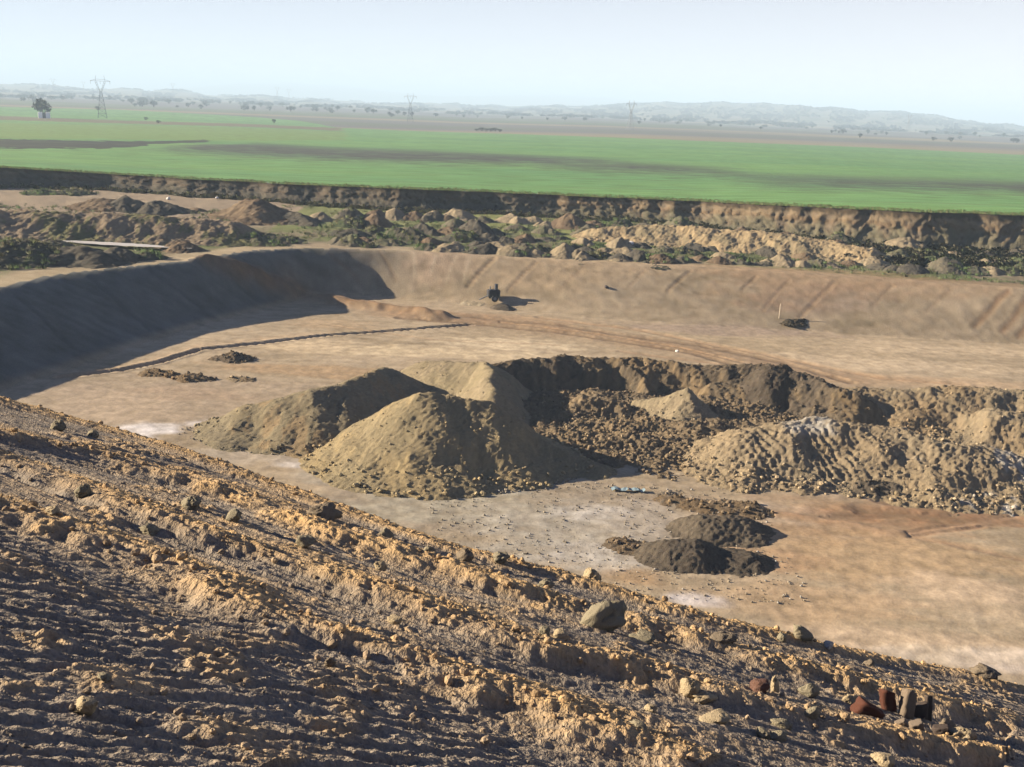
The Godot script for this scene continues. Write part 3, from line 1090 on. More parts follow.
func earth(scale: float, relief: float, tex: Texture2D, bump: Texture2D, rough := 0.96) -> StandardMaterial3D:
	var m := StandardMaterial3D.new()
	m.vertex_color_use_as_albedo = true
	m.albedo_texture = tex
	m.uv1_triplanar = true
	m.uv1_world_triplanar = true
	m.uv1_scale = Vector3.ONE * scale
	m.roughness = rough
	m.metallic_specular = 0.2
	if relief > 0.0:
		m.heightmap_enabled = true
		m.heightmap_texture = bump
		m.heightmap_scale = relief
	return m


func flat(c: Color, rough := 0.9, metal := 0.0) -> StandardMaterial3D:
	var m := StandardMaterial3D.new()
	m.albedo_color = c.linear_to_srgb()
	m.roughness = rough
	m.metallic = metal
	m.metallic_specular = 0.3
	return m


# --- heaps. Each row of segs: ax, az, ah, bx, bz, bh, slope, roundness
func heap_h(segs: Array, x: float, z: float) -> float:
	var best := -9.0
	var top := 0.0
	for s in segs:
		top = maxf(top, s[2])
		var dx: float = s[3] - s[0]
		var dz: float = s[4] - s[1]
		var t := clampf(((x - s[0]) * dx + (z - s[1]) * dz) / maxf(dx * dx + dz * dz, 1e-6), 0.0, 1.0)
		var d := Vector2(x - s[0] - dx * t, z - s[1] - dz * t).length()
		var r: float = s[7]
		var v: float = lerpf(s[2], s[5], t) - s[6] * (sqrt(d * d + r * r) - r)
		best = maxf(best, v)
	var foot := 0.2 * top if top > 1.0 else 0.0
	if best < foot:
		best = foot - (foot - best) * 0.62
	return best


func heap_mesh(at: Vector3, segs: Array, res: float, rough: float, clod: float, colour: Callable, carve: Variant = null) -> ArrayMesh:
	var lo := Vector2(1e9, 1e9)
	var hi := -lo
	for s in segs:
		for k in [0, 3]:
			var reach: float = (s[k + 2] + 0.4) / s[6] + s[7] + 0.8
			lo = lo.min(Vector2(s[k] - reach, s[k + 1] - reach))
			hi = hi.max(Vector2(s[k] + reach, s[k + 1] + reach))
	var nx := int((hi.x - lo.x) / res) + 1
	var nz := int((hi.y - lo.y) / res) + 1
	var hs := PackedFloat32Array()
	hs.resize(nx * nz)
	for j in nz:
		for i in nx:
			var x := lo.x + i * res
			var z := lo.y + j * res
			var wx := x + rough * 1.3 * mid.get_noise_2d(x * 1.3, z * 1.3)
			var wz := z + rough * 1.3 * mid.get_noise_2d(x * 1.3 + 70.0, z * 1.3)
			var h := heap_h(segs, wx, wz)
			if h < -0.5:
				hs[j * nx + i] = -0.6
				continue
			var patchy := smoothstep(-0.3, 0.4, fb.get_noise_2d(x * 2.0 + 9.0, z * 2.0))
			h += rough * (0.45 * fb.get_noise_2d(x * 2.2, z * 2.2) + 0.16 * mid.get_noise_2d(x * 3.2, z * 3.2) - 0.32 * absf(mid.get_noise_2d(x * 5.0 + 40.0, z * 5.0)) - 0.30 * absf(fine.get_noise_2d(x * 3.6, z * 3.6 + 11.0)) + 0.24 * fine.get_noise_2d(x * 11.0, z * 11.0))
			if clod > 0.0:
				h += patchy * 0.45 * clod * clampf(-cell.get_noise_2d(x * 3.0 + 0.8 * mid.get_noise_2d(x * 6.0, z * 6.0), z * 3.0) - 0.3, 0.0, 0.3) * 1.5
				h += clod * 0.4 * clampf(-cell.get_noise_2d(x * 8.0, z * 8.0 + 30.0) - 0.35, 0.0, 0.3)
			if carve != null:
				h = carve.call(x, z, h)
			hs[j * nx + i] = h
	var remap := PackedInt32Array()
	remap.resize(nx * nz)
	remap.fill(-1)
	var pos := PackedVector3Array()
	var nor := PackedVector3Array()
	var col := PackedColorArray()
	var idx := PackedInt32Array()
	for j in range(1, nz - 2):
		for i in range(1, nx - 2):
			var k := j * nx + i
			if maxf(maxf(hs[k], hs[k + 1]), maxf(hs[k + nx], hs[k + nx + 1])) < -0.12:
				continue
			var q := [k, k + 1, k + nx, k + nx + 1]
			for e in 4:
				var v: int = q[e]
				if remap[v] < 0:
					remap[v] = pos.size()
					var vi := v % nx
					var vj := v / nx
					var x := lo.x + vi * res
					var z := lo.y + vj * res
					pos.append(Vector3(x - at.x, hs[v], z - at.z))
					var nn := Vector3(hs[v - 1] - hs[v + 1], 2.0 * res, hs[v - nx] - hs[v + nx]).normalized()
					nor.append(nn)
					col.append(colour.call(x, hs[v], z, nn))
				q[e] = remap[v]
			idx.append_array([q[0], q[1], q[2], q[1], q[3], q[2]])
	return array_mesh(pos, nor, col, idx)


func soil(a: Color, b: Color, spot := Color(0, 0, 0, 0)) -> Callable:
	return func(x: float, h: float, z: float, _n: Vector3) -> Color:
		var n1 := fb.get_noise_2d(x * 1.4 + h * 2.0, z * 1.4)
		var n2 := mid.get_noise_2d(x * 5.0, z * 5.0 + h * 6.0)
		var n3 := fine.get_noise_2d(x * 14.0, z * 14.0 + h * 8.0)
		var c := a.lerp(b, clampf(0.5 + 0.9 * n1 + 0.4 * n2, 0.0, 1.0))
		if spot.a > 0.0:
			c = c.lerp(spot, spot.a * smoothstep(0.05, 0.3, n1 * 0.8 + n2 * 0.6))
		c = c * (1.0 + 0.15 * n2 + 0.2 * n3)
		return Color(c.r, c.g, c.b)


func big_heap(called: String, at: Vector3, segs: Array, res: float, rough: float, clod: float, colour: Callable, label: String, category: String, group := "", carve: Variant = null) -> MeshInstance3D:
	var o := put(called, heap_mesh(at, segs, res, rough, clod, colour, carve), M.heap, self, at)
	tag(o, label, category, group)
	if clod < 0.07:
		return o
	var a: Array = o.mesh.surface_get_arrays(0)
	var v: PackedVector3Array = a[Mesh.ARRAY_VERTEX]
	var c: PackedColorArray = a[Mesh.ARRAY_COLOR]
	for k in int(v.size() * 0.11 * clampf(clod * 10.0, 0.4, 1.6)):
		var i := rng.randi() % v.size()
		if v[i].y < 0.0 or (v[i].y > 0.6 and rng.randf() < 0.6):
			continue
		var low := 1.0 - smoothstep(0.1, 0.9, v[i].y)
		var s := 0.02 + (0.07 + 0.08 * low) * pow(rng.randf(), 4.0)
		heap_clods[rng.randi() % 2].append([at + v[i] + Vector3(0, s * 0.25, 0), s, c[i]])
	return o


var heap_clods := [[], []]


# --- stones
func stone_mesh(sid: int, jag: float, squash := 1.0, level := 1) -> ArrayMesh:
	var s := SphereMesh.new()
	s.radial_segments = 7 + 14 * level
	s.rings = 3 + 8 * level
	s.radius = 0.5
	s.height = 1.0
	var a := s.get_mesh_arrays()
	var v: PackedVector3Array = a[Mesh.ARRAY_VERTEX]
	var planes := []
	var g := RandomNumberGenerator.new()
	g.seed = sid * 77 + 5
	for i in 9:
		planes.append([Vector3(g.randf_range(-1, 1), g.randf_range(-1, 1), g.randf_range(-1, 1)).normalized(), g.randf_range(0.28, 0.46)])
	for i in v.size():
		var d := v[i].normalized()
		var r := 0.5 * (1.0 + jag * mid.get_noise_3d(d.x * 4.0 + sid * 40.0, d.y * 4.0, d.z * 4.0) + 0.6 * jag * fine.get_noise_3d(d.x * 9.0, d.y * 9.0 + sid * 30.0, d.z * 9.0))
		for p in planes:
			var c: float = d.dot(p[0])
			if c > 0.05:
				r = minf(r, lerpf(r, p[1] / c, 0.8))
		v[i] = d * r * Vector3(1, squash, 1)
	if level > 0:
		a[Mesh.ARRAY_VERTEX] = v
		var whole := SurfaceTool.new()
		whole.create_from_arrays(a)
		whole.generate_normals()
		return whole.commit()
	var st := solid()
	for k: int in a[Mesh.ARRAY_INDEX]:
		st.add_vertex(v[k])
	return done(st)


# a broken piece of brick: a rounded slab with chipped corners and a slanting broken top
func broken_piece(w: float, h: float, sid: int) -> ArrayMesh:
	var s := SphereMesh.new()
	s.radial_segments = 28
	s.rings = 18
	s.radius = 0.5
	s.height = 1.0
	var a := s.get_mesh_arrays()
	var v: PackedVector3Array = a[Mesh.ARRAY_VERTEX]
	for i in v.size():
		var d := v[i].normalized()
		var m := maxf(maxf(absf(d.x), absf(d.y)), absf(d.z))
		var q := d * lerpf(0.5, 0.5 / m, 0.72)
		q += d * (0.09 * mid.get_noise_3d(d.x * 4.0, d.y * 4.0 + sid, d.z * 4.0) + 0.06 * fine.get_noise_3d(d.x * 9.0 + sid, d.y * 9.0, d.z * 9.0))
		var cut := 0.34 + 0.3 * sin(sid * 1.7) * q.x + 0.15 * q.z
		if q.y > cut:
			q.y = lerpf(q.y, cut, 0.85)
		v[i] = Vector3(q.x * w, q.y * h, q.z * clampf(w * 0.8, 0.05, 0.12))
	a[Mesh.ARRAY_VERTEX] = v
	var whole := SurfaceTool.new()
	whole.create_from_arrays(a)
	whole.generate_normals()
	return whole.commit()


func scatter(called: String, mesh: Mesh, mat: Material, xf: Array, cols: Array) -> MultiMeshInstance3D:
	var mm := MultiMesh.new()
	mm.transform_format = MultiMesh.TRANSFORM_3D
	mm.use_colors = true
	mm.mesh = mesh
	mm.instance_count = xf.size()
	for i in xf.size():
		mm.set_instance_transform(i, xf[i])
		mm.set_instance_color(i, cols[i])
	var o := MultiMeshInstance3D.new()
	o.name = numbered(called)
	o.multimesh = mm
	o.material_override = mat
	o.set_meta("kind", "stuff")
	add_child(o)
	return o


func tumble(size: Vector3) -> Basis:
	return Basis.from_euler(Vector3(rng.randf_range(-0.6, 0.6), rng.randf() * TAU, rng.randf_range(-0.6, 0.6))) * Basis.from_scale(size)


func bar(st: SurfaceTool, a: Vector3, b: Vector3, w: float) -> void:
	var d := (b - a).normalized()
	var s := d.cross(Vector3.UP if absf(d.y) < 0.95 else Vector3.RIGHT).normalized() * w * 0.5
	var u := s.cross(d).normalized() * w * 0.5
	var c := [s + u, s - u, -s - u, -s + u]
	for i in 4:
		var e: Vector3 = c[i]
		var f: Vector3 = c[(i + 1) % 4]
		for v: Vector3 in [a + e, b + e, a + f, a + f, b + e, b + f]:
			st.add_vertex(v)
	for v: Vector3 in [a + c[0], a + c[1], a + c[2], a + c[0], a + c[2], a + c[3], b + c[0], b + c[2], b + c[1], b + c[0], b + c[3], b + c[2]]:
		st.add_vertex(v)


func solid() -> SurfaceTool:
	var st := SurfaceTool.new()
	st.begin(Mesh.PRIMITIVE_TRIANGLES)
	st.set_smooth_group(-1)
	return st


func done(st: SurfaceTool) -> ArrayMesh:
	st.generate_normals()
	return st.commit()


func block(st: SurfaceTool, at: Vector3, size: Vector3, bevel := 0.0) -> void:
	# a box with its upright edges and top rim chamfered
	var h := size * 0.5
	var b := minf(bevel, minf(h.x, h.z) * 0.8)
	var ring := []
	for p: Vector2 in [Vector2(h.x - b, h.z), Vector2(h.x, h.z - b), Vector2(h.x, -h.z + b), Vector2(h.x - b, -h.z), Vector2(-h.x + b, -h.z), Vector2(-h.x, -h.z + b), Vector2(-h.x, h.z - b), Vector2(-h.x + b, h.z)]:
		ring.append(p)
	var levels := [[-h.y, 1.0], [h.y - b, 1.0], [h.y, 0.0]]
	for l in 2:
		for i in 8:
			var e: Vector2 = ring[i]
			var f: Vector2 = ring[(i + 1) % 8]
			var q := []
			for w: Array in [[levels[l], e], [levels[l + 1], e], [levels[l], f], [levels[l + 1], f]]:
				var p: Vector2 = w[1]
				if w[0][1] == 0.0:
					p = Vector2(p.x - signf(p.x) * b, p.y - signf(p.y) * b)
				q.append(at + Vector3(p.x, w[0][0], p.y))
			for v: Vector3 in [q[0], q[1], q[2], q[2], q[1], q[3]]:
				st.add_vertex(v)
	for i in range(1, 7):
		for p: Vector2 in [ring[0], ring[i + 1], ring[i]]:
			st.add_vertex(at + Vector3(p.x - signf(p.x) * b, h.y, p.y - signf(p.y) * b))
		for p: Vector2 in [ring[0], ring[i], ring[i + 1]]:
			st.add_vertex(at + Vector3(p.x, -h.y, p.y))


func drum(st: SurfaceTool, a: Vector3, b: Vector3, r0: float, r1: float, sides := 10) -> void:
	var d := (b - a).normalized()
	var s := d.cross(Vector3.UP if absf(d.y) < 0.95 else Vector3.RIGHT).normalized()
	var u := s.cross(d).normalized()
	for i in sides:
		var e := s * cos(TAU * i / sides) + u * sin(TAU * i / sides)
		var f := s * cos(TAU * (i + 1) / sides) + u * sin(TAU * (i + 1) / sides)
		for v: Vector3 in [a + e * r0, b + e * r1, a + f * r0, a + f * r0, b + e * r1, b + f * r1, a, a + e * r0, a + f * r0, b, b + f * r1, b + e * r1]:
			st.add_vertex(v)


# --- plants
func crown_mesh(sid: int, leaves: int, leaf: float, tall: float) -> ArrayMesh:
	var g := RandomNumberGenerator.new()
	g.seed = sid * 31 + 7
	var st := SurfaceTool.new()
	st.begin(Mesh.PRIMITIVE_TRIANGLES)
	var lobes := []
	lobes.append([Vector3(0.02, 0.45 * tall, 0), 0.25])
	for i in 6:
		lobes.append([Vector3(g.randf_range(-0.3, 0.3), g.randf_range(0.14, 0.7) * tall, g.randf_range(-0.3, 0.3)), g.randf_range(0.16, 0.3)])
	for i in leaves:
		var l: Array = lobes[g.randi() % 7]
		var d := Vector3(g.randfn(), g.randfn() * 0.8, g.randfn()).normalized()
		var p: Vector3 = l[0] + d * l[1] * pow(g.randf(), 0.4)
		var e := Vector3(g.randfn(), g.randfn(), g.randfn()).normalized()
		var f := e.cross(d + Vector3(0.01, 0, 0)).normalized()
		var s := leaf * g.randf_range(0.6, 1.3)
		var tone := g.randf_range(0.7, 1.25)
		st.set_color(Color(tone * 0.8, tone * 0.8, tone * 0.8))
		st.set_normal(d)
		for v: Vector3 in [p - e * s, p + f * s * 0.7, p + e * s, p - e * s, p + e * s, p - f * s * 0.7]:
			st.add_vertex(v)
	return st.commit()


func tuft_mesh(sid: int, blades: int, wide: float) -> ArrayMesh:
	var g := RandomNumberGenerator.new()
	g.seed = sid * 13 + 3
	var st := SurfaceTool.new()
	st.begin(Mesh.PRIMITIVE_TRIANGLES)
	for i in blades:
		var a := g.randf() * TAU
		var o := Vector3(cos(a), 0, sin(a)) * g.randf() * wide
		var lean := Vector3(cos(a), 0, sin(a)) * g.randf_range(0.1, 0.55)
		var side := Vector3(-sin(a), 0, cos(a)) * g.randf_range(0.03, 0.07)
		var tall := g.randf_range(0.5, 1.0)
		st.set_normal((Vector3.UP + lean).normalized())
		for v: Vector3 in [o - side, o + side, o + lean * tall + Vector3(0, tall, 0)]:
			st.add_vertex(v)
	return st.commit()


func make_tree(sid: int, leaves: int, trunk_share: float) -> Node3D:
	var t := Node3D.new()
	var st := solid()
	drum(st, Vector3(0, -0.05, 0), Vector3(0.01, trunk_share + 0.2, 0), 0.045, 0.025, 7)
	for i in 4:
		var a := i * 1.7 + sid
		drum(st, Vector3(0, trunk_share + 0.02 * i, 0), Vector3(cos(a) * 0.22, trunk_share + 0.32, sin(a) * 0.22), 0.022, 0.008, 5)
	var trunk := MeshInstance3D.new()
	trunk.name = "trunk"
	trunk.mesh = done(st)
	trunk.material_override = M.bark
	t.add_child(trunk)
	var crown := MeshInstance3D.new()
	crown.name = "crown"
	crown.mesh = crown_mesh(sid, leaves, 0.055, 1.0 - trunk_share)
	crown.material_override = M["leaf_%d" % (sid % 3)]
	crown.position.y = trunk_share * 0.9
	t.add_child(crown)
	return t


func plant_tree(proto: Node3D, called: String, at: Vector3, tall: float, wide: float, label: String, category: String, group: String) -> void:
	var t := proto.duplicate()
	t.name = numbered(called)
	add_child(t)
	t.position = at
	t.rotation.y = rng.randf() * TAU
	t.scale = Vector3(wide, tall, wide)
	tag(t, label, category, group)


func bearing(deg: float, r: float) -> Vector3:
	var x := r * sin(deg_to_rad(deg))
	var z := -r * cos(deg_to_rad(deg))
	return Vector3(x, field_height(x, z), z)


func make_pylon(tall: float, w: float) -> Node3D:
	var t := Node3D.new()
	var b := tall * 0.105
	var n := tall * 0.022
	var waist := tall * 0.62
	var st: SurfaceTool
	for s: Vector2 in [Vector2(1, 1), Vector2(-1, 1), Vector2(-1, -1), Vector2(1, -1)]:
		st = solid()
		bar(st, Vector3(s.x * b, 0, s.y * b), Vector3(s.x * n, waist, s.y * n), w)
		put("leg", done(st), M.steel, t)
	st = solid()
	for k in 6:
		var y0 := waist * k / 6.0
		var y1 := waist * (k + 1) / 6.0
		var r0 := lerpf(b, n, k / 6.0)
		var r1 := lerpf(b, n, (k + 1) / 6.0)
		for s in 4:
			var d0 := [Vector2(1, 1), Vector2(-1, 1), Vector2(-1, -1), Vector2(1, -1)][s] as Vector2
			var d1 := [Vector2(-1, 1), Vector2(-1, -1), Vector2(1, -1), Vector2(1, 1)][s] as Vector2
			bar(st, Vector3(d0.x * r0, y0, d0.y * r0), Vector3(d1.x * r1, y1, d1.y * r1), w * 0.6)
			bar(st, Vector3(d1.x * r0, y0, d1.y * r0), Vector3(d0.x * r1, y1, d0.y * r1), w * 0.6)
			bar(st, Vector3(d0.x * r1, y1, d0.y * r1), Vector3(d1.x * r1, y1, d1.y * r1), w * 0.6)
	put("bracing", done(st), M.steel, t)
	for s in [-1.0, 1.0]:
		st = solid()
		for z in [-n, n]:
			bar(st, Vector3(s * n, waist, z), Vector3(s * tall * 0.115, tall * 0.84, z * 0.6), w)
			bar(st, Vector3(s * n * 0.2, waist, z), Vector3(s * tall * 0.085, tall * 0.86, z * 0.6), w * 0.7)
			bar(st, Vector3(s * tall * 0.115, tall * 0.84, z * 0.6), Vector3(s * tall * 0.09, tall, 0), w * 0.8)
		for k in 4:
			var y := lerpf(waist, tall * 0.84, (k + 0.5) / 4.0)
			var x := lerpf(n, tall * 0.11, (k + 0.5) / 4.0)
			bar(st, Vector3(s * x, y, -n), Vector3(s * x * 0.8, y + tall * 0.03, n), w * 0.6)
		put("window_arm", done(st), M.steel, t)
	st = solid()
	for z in [-n * 0.6, n * 0.6]:
		bar(st, Vector3(-tall * 0.23, tall * 0.87, 0), Vector3(tall * 0.23, tall * 0.87, 0), w)
		bar(st, Vector3(-tall * 0.23, tall * 0.87, 0), Vector3(-tall * 0.1, tall * 0.91, z), w * 0.8)
		bar(st, Vector3(tall * 0.23, tall * 0.87, 0), Vector3(tall * 0.1, tall * 0.91, z), w * 0.8)
		bar(st, Vector3(-tall * 0.1, tall * 0.91, z), Vector3(tall * 0.1, tall * 0.91, z), w * 0.8)
	put("cross_arm", done(st), M.steel, t)
	for x in [-0.22, 0.0, 0.22]:
		st = solid()
		drum(st, Vector3(x * tall, tall * 0.87, 0), Vector3(x * tall, tall * 0.8, 0), w * 0.5, w * 0.5, 6)
		put("insulator", done(st), M.steel, t)
	return t


func _ready() -> void:
	rng.seed = 20
	# camera, sky, sun
	var cam := Camera3D.new()
	cam.fov = 41.77
	cam.near = 0.1
	cam.far = 20000.0
	cam.position = eye
	cam.basis = Basis(Vector3.RIGHT, deg_to_rad(-15.6)) * Basis(Vector3.BACK, deg_to_rad(2.4))
	add_child(cam)
	cam.current = true
	var to_sun := Vector3(-0.936, 0.318, -0.135).normalized()
	var sun := DirectionalLight3D.new()
	sun.name = "sun"
	sun.light_energy = 1.6
	sun.light_color = Color(1.0, 0.93, 0.82)
	sun.light_angular_distance = 0.5
	sun.shadow_enabled = true
	add_child(sun)
	sun.look_at_from_position(to_sun * 100.0, Vector3.ZERO)
	var env := Environment.new()
	env.background_mode = Environment.BG_SKY
	var sky_image := Image.create(512, 256, false, Image.FORMAT_RGBF)
	for j in 256:
		for i in 512:
			var el := (0.5 - (j + 0.5) / 256.0) * PI
			var az := ((i + 0.5) / 512.0 - 0.5) * TAU
			var d := Vector3(sin(az) * cos(el), sin(el), -cos(az) * cos(el))
			var k := 1.0 - 0.25 * smoothstep(0.0, 0.1, d.y) - 0.75 * smoothstep(0.07, 0.27, d.y)
			var c := Vector3(0.006, 0.028, 0.092).lerp(Vector3(0.190, 0.225, 0.268), k)
			var ang := acos(clampf(d.dot(to_sun), -1.0, 1.0))
			c += Vector3(0.31, 0.205, 0.09) * exp(-ang * 0.9) * (0.2 + 0.8 * k)
			sky_image.set_pixel(i, j, Color(c.x, c.y, c.z))
	var pano := PanoramaSkyMaterial.new()
	pano.panorama = ImageTexture.create_from_image(sky_image)
	env.sky = Sky.new()
	env.sky.sky_material = pano
	env.tonemap_mode = Environment.TONE_MAPPER_LINEAR
	env.tonemap_exposure = 3.75
	env.sdfgi_enabled = true
	env.ssao_enabled = true
	env.ssil_enabled = true
	env.fog_enabled = true
	env.fog_density = 0.0005
	env.fog_light_color = Color(0.79, 0.90, 1.0)
	var we := WorldEnvironment.new()
	we.environment = env
	add_child(we)

	# noises: about 8 m, 2 m and 0.6 m features at scale 1
	fb.seed = 3
	fb.frequency = 0.12
	fb.fractal_octaves = 3
	mid.seed = 9
	mid.frequency = 0.3
	mid.fractal_octaves = 2
	fine.seed = 14
	fine.frequency = 0.5
	fine.fractal_octaves = 2
	cell.seed = 21
	cell.noise_type = FastNoiseLite.TYPE_CELLULAR
	cell.frequency = 0.55
	cell.cellular_return_type = FastNoiseLite.RETURN_DISTANCE
	cell.fractal_type = FastNoiseLite.FRACTAL_NONE
	var grain := FastNoiseLite.new()
	grain.seed = 4
	grain.frequency = 0.03
	grain.fractal_octaves = 5
	grain.fractal_gain = 0.6
	var tex := noise_texture(grain, 0.72, 1.0, 1024)
	var bump := noise_texture(grain, 0.0, 1.0, 1024)
	M.near = earth(0.9, 2.2, tex, bump)
	M.floor = earth(0.3, 0.6, noise_texture(grain, 0.84, 1.0), bump)
	M.slope = earth(0.3, 1.5, tex, bump)
	M.bench = earth(0.3, 10.0, tex, bump)
	M.heap = earth(0.9, 6.0, tex, bump)
	M.face = earth(0.3, 14.0, tex, bump)
	M.field = earth(0.15, 0.0, tex, bump, 1.0)
	M.stone = earth(2.0, 1.0, tex, bump)
	M.leaf = StandardMaterial3D.new()
	M.leaf.vertex_color_use_as_albedo = true
	M.leaf.roughness = 0.9
	M.leaf.backlight_enabled = true
	M.leaf.backlight = Color(0.25, 0.25, 0.2)
	for k in 3:
		var l: StandardMaterial3D = M.leaf.duplicate()
		l.albedo_color = [Color(0.075, 0.085, 0.04), Color(0.10, 0.09, 0.05), Color(0.06, 0.075, 0.045)][k].linear_to_srgb()
		M["leaf_%d" % k] = l
	M.bark = flat(Color(0.09, 0.07, 0.05))
	M.steel = flat(Color(0.15, 0.16, 0.18), 0.6)
	M.white = flat(Color(0.78, 0.78, 0.78), 0.7)
	M.dark = flat(Color(0.03, 0.03, 0.035), 0.7)

	# the ground
	t_lip = smooth_table(LIP, false)
	for b in [BERM_2, BERM_3, BERM_4, BERM_5, BERM_6]:
		t_berm.append(smooth_table(b, true))
	make_pit_map()
	make_stamp_map()
	angs = bearings(0.1, 29.5, 180.0)
	var r := 1.6
	rads.append(0.0)
	rads.append(0.8)
	while r < 134.0:
		rads.append(r)
		r *= 1.0032 if r < 17.0 else (1.008 if r < 22.0 else (1.0035 if r < 85.0 else 1.005))
	clear_rows(rads.size())
	run_rows(fan_row, rads.size())
	run_rows(fan_normals, rads.size())
	var foot := PackedFloat32Array()
	for a in angs:
		foot.append(face_foot(a) + 0.6)
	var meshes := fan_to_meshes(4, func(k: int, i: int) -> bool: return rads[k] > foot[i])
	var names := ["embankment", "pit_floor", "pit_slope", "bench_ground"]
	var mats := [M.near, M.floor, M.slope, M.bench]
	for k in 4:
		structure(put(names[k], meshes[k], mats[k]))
	print("ground ", rads.size(), " x ", angs.size(), " ", Time.get_ticks_msec())

	# the quarry face
	angs = bearings(0.11, 29.5, 100.0)
	clear_rows(31)
	for k in 31:
		var v := k / 30.0
		var pos := PackedVector3Array()
		var col := PackedColorArray()
		var reg := PackedByteArray()
		reg.resize(angs.size())
		for a in angs:
			var deg := rad_to_deg(a)
			var r0 := face_foot(a) - 0.4
			var r1 := face_top(a)
			var share := v / 0.5 * 0.72 if v < 0.5 else 0.72 + (v - 0.5) / 0.5 * 0.28
			var n1 := mid.get_noise_2d(deg * 2.6, v * 2.6)
			var n2 := fine.get_noise_2d(deg * 7.0, v * 8.0)
			var rr := lerpf(r0, r1, share) + (0.3 * n1 * smoothstep(-0.2, 0.4, fb.get_noise_2d(deg * 1.3, 20.0)) + 0.3 * n2 + 0.2 * mid.get_noise_2d(deg * 4.0, v * 6.0 + 8.0)) * sin(v * PI)
			var x := rr * sin(a)
			var z := -rr * cos(a)
			var y0 := height(r0 * sin(a), -r0 * cos(a)) - 0.25
			var y1 := field_height(r1 * sin(a), -r1 * cos(a))
			pos.append(Vector3(x, lerpf(y0, y1, v) - (0.05 if k == 30 else 0.0), z))
			var c := Color(0.30, 0.225, 0.14).lerp(Color(0.2, 0.16, 0.115), clampf(0.5 + n1 + 0.5 * n2, 0.0, 1.0))
			c = c.lerp(Color(0.22, 0.15, 0.09), 0.6 * smoothstep(0.1, 0.3, sin(v * 22.0 + 2.0 * n1)))
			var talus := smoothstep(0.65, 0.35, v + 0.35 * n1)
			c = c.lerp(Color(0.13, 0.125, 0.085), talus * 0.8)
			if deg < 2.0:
				c = c.lerp(Color(0.085, 0.08, 0.07), 0.55 + 0.4 * smoothstep(-0.2, 0.3, fb.get_noise_2d(deg * 3.0, 3.0)))  # left part painted darker, standing for a face turned from the sun
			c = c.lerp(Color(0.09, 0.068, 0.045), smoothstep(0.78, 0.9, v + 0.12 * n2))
			col.append(c * (1.0 + 0.25 * n2))
		row_pos[k] = pos
		row_col[k] = col
		row_reg[k] = reg
	run_rows(fan_normals, 31)
	for k in 31:
		for i in angs.size():
			if row_nor[k][i].dot(Vector3(sin(angs[i]), -0.2, -cos(angs[i]))) > 0.0:
				row_nor[k][i] = -row_nor[k][i]
	structure(put("quarry_face", fan_to_meshes(1, null)[0], M.face))

	# fields, plain and hills
	for s in STRIPS:
		strips.append(packed(s))
	angs = bearings(0.16, 29.5, 100.0)
	rads.clear()
	r = 1.0
	while r < 98.0:
		rads.append(r)
		r *= 1.0045 if r < 5.0 else 1.016
	clear_rows(rads.size())
	run_rows(field_row, rads.size())
	run_rows(fan_normals, rads.size())
	meshes = fan_to_meshes(3, null)
	names = ["green_field", "ploughed_plain", "hills"]
	for k in 3:
		structure(put(names[k], meshes[k], M.field))
	print("fields ", Time.get_ticks_msec())
	build_heaps()
	build_bench()
	build_stones()
	build_plain()
	print("all ", Time.get_ticks_msec())


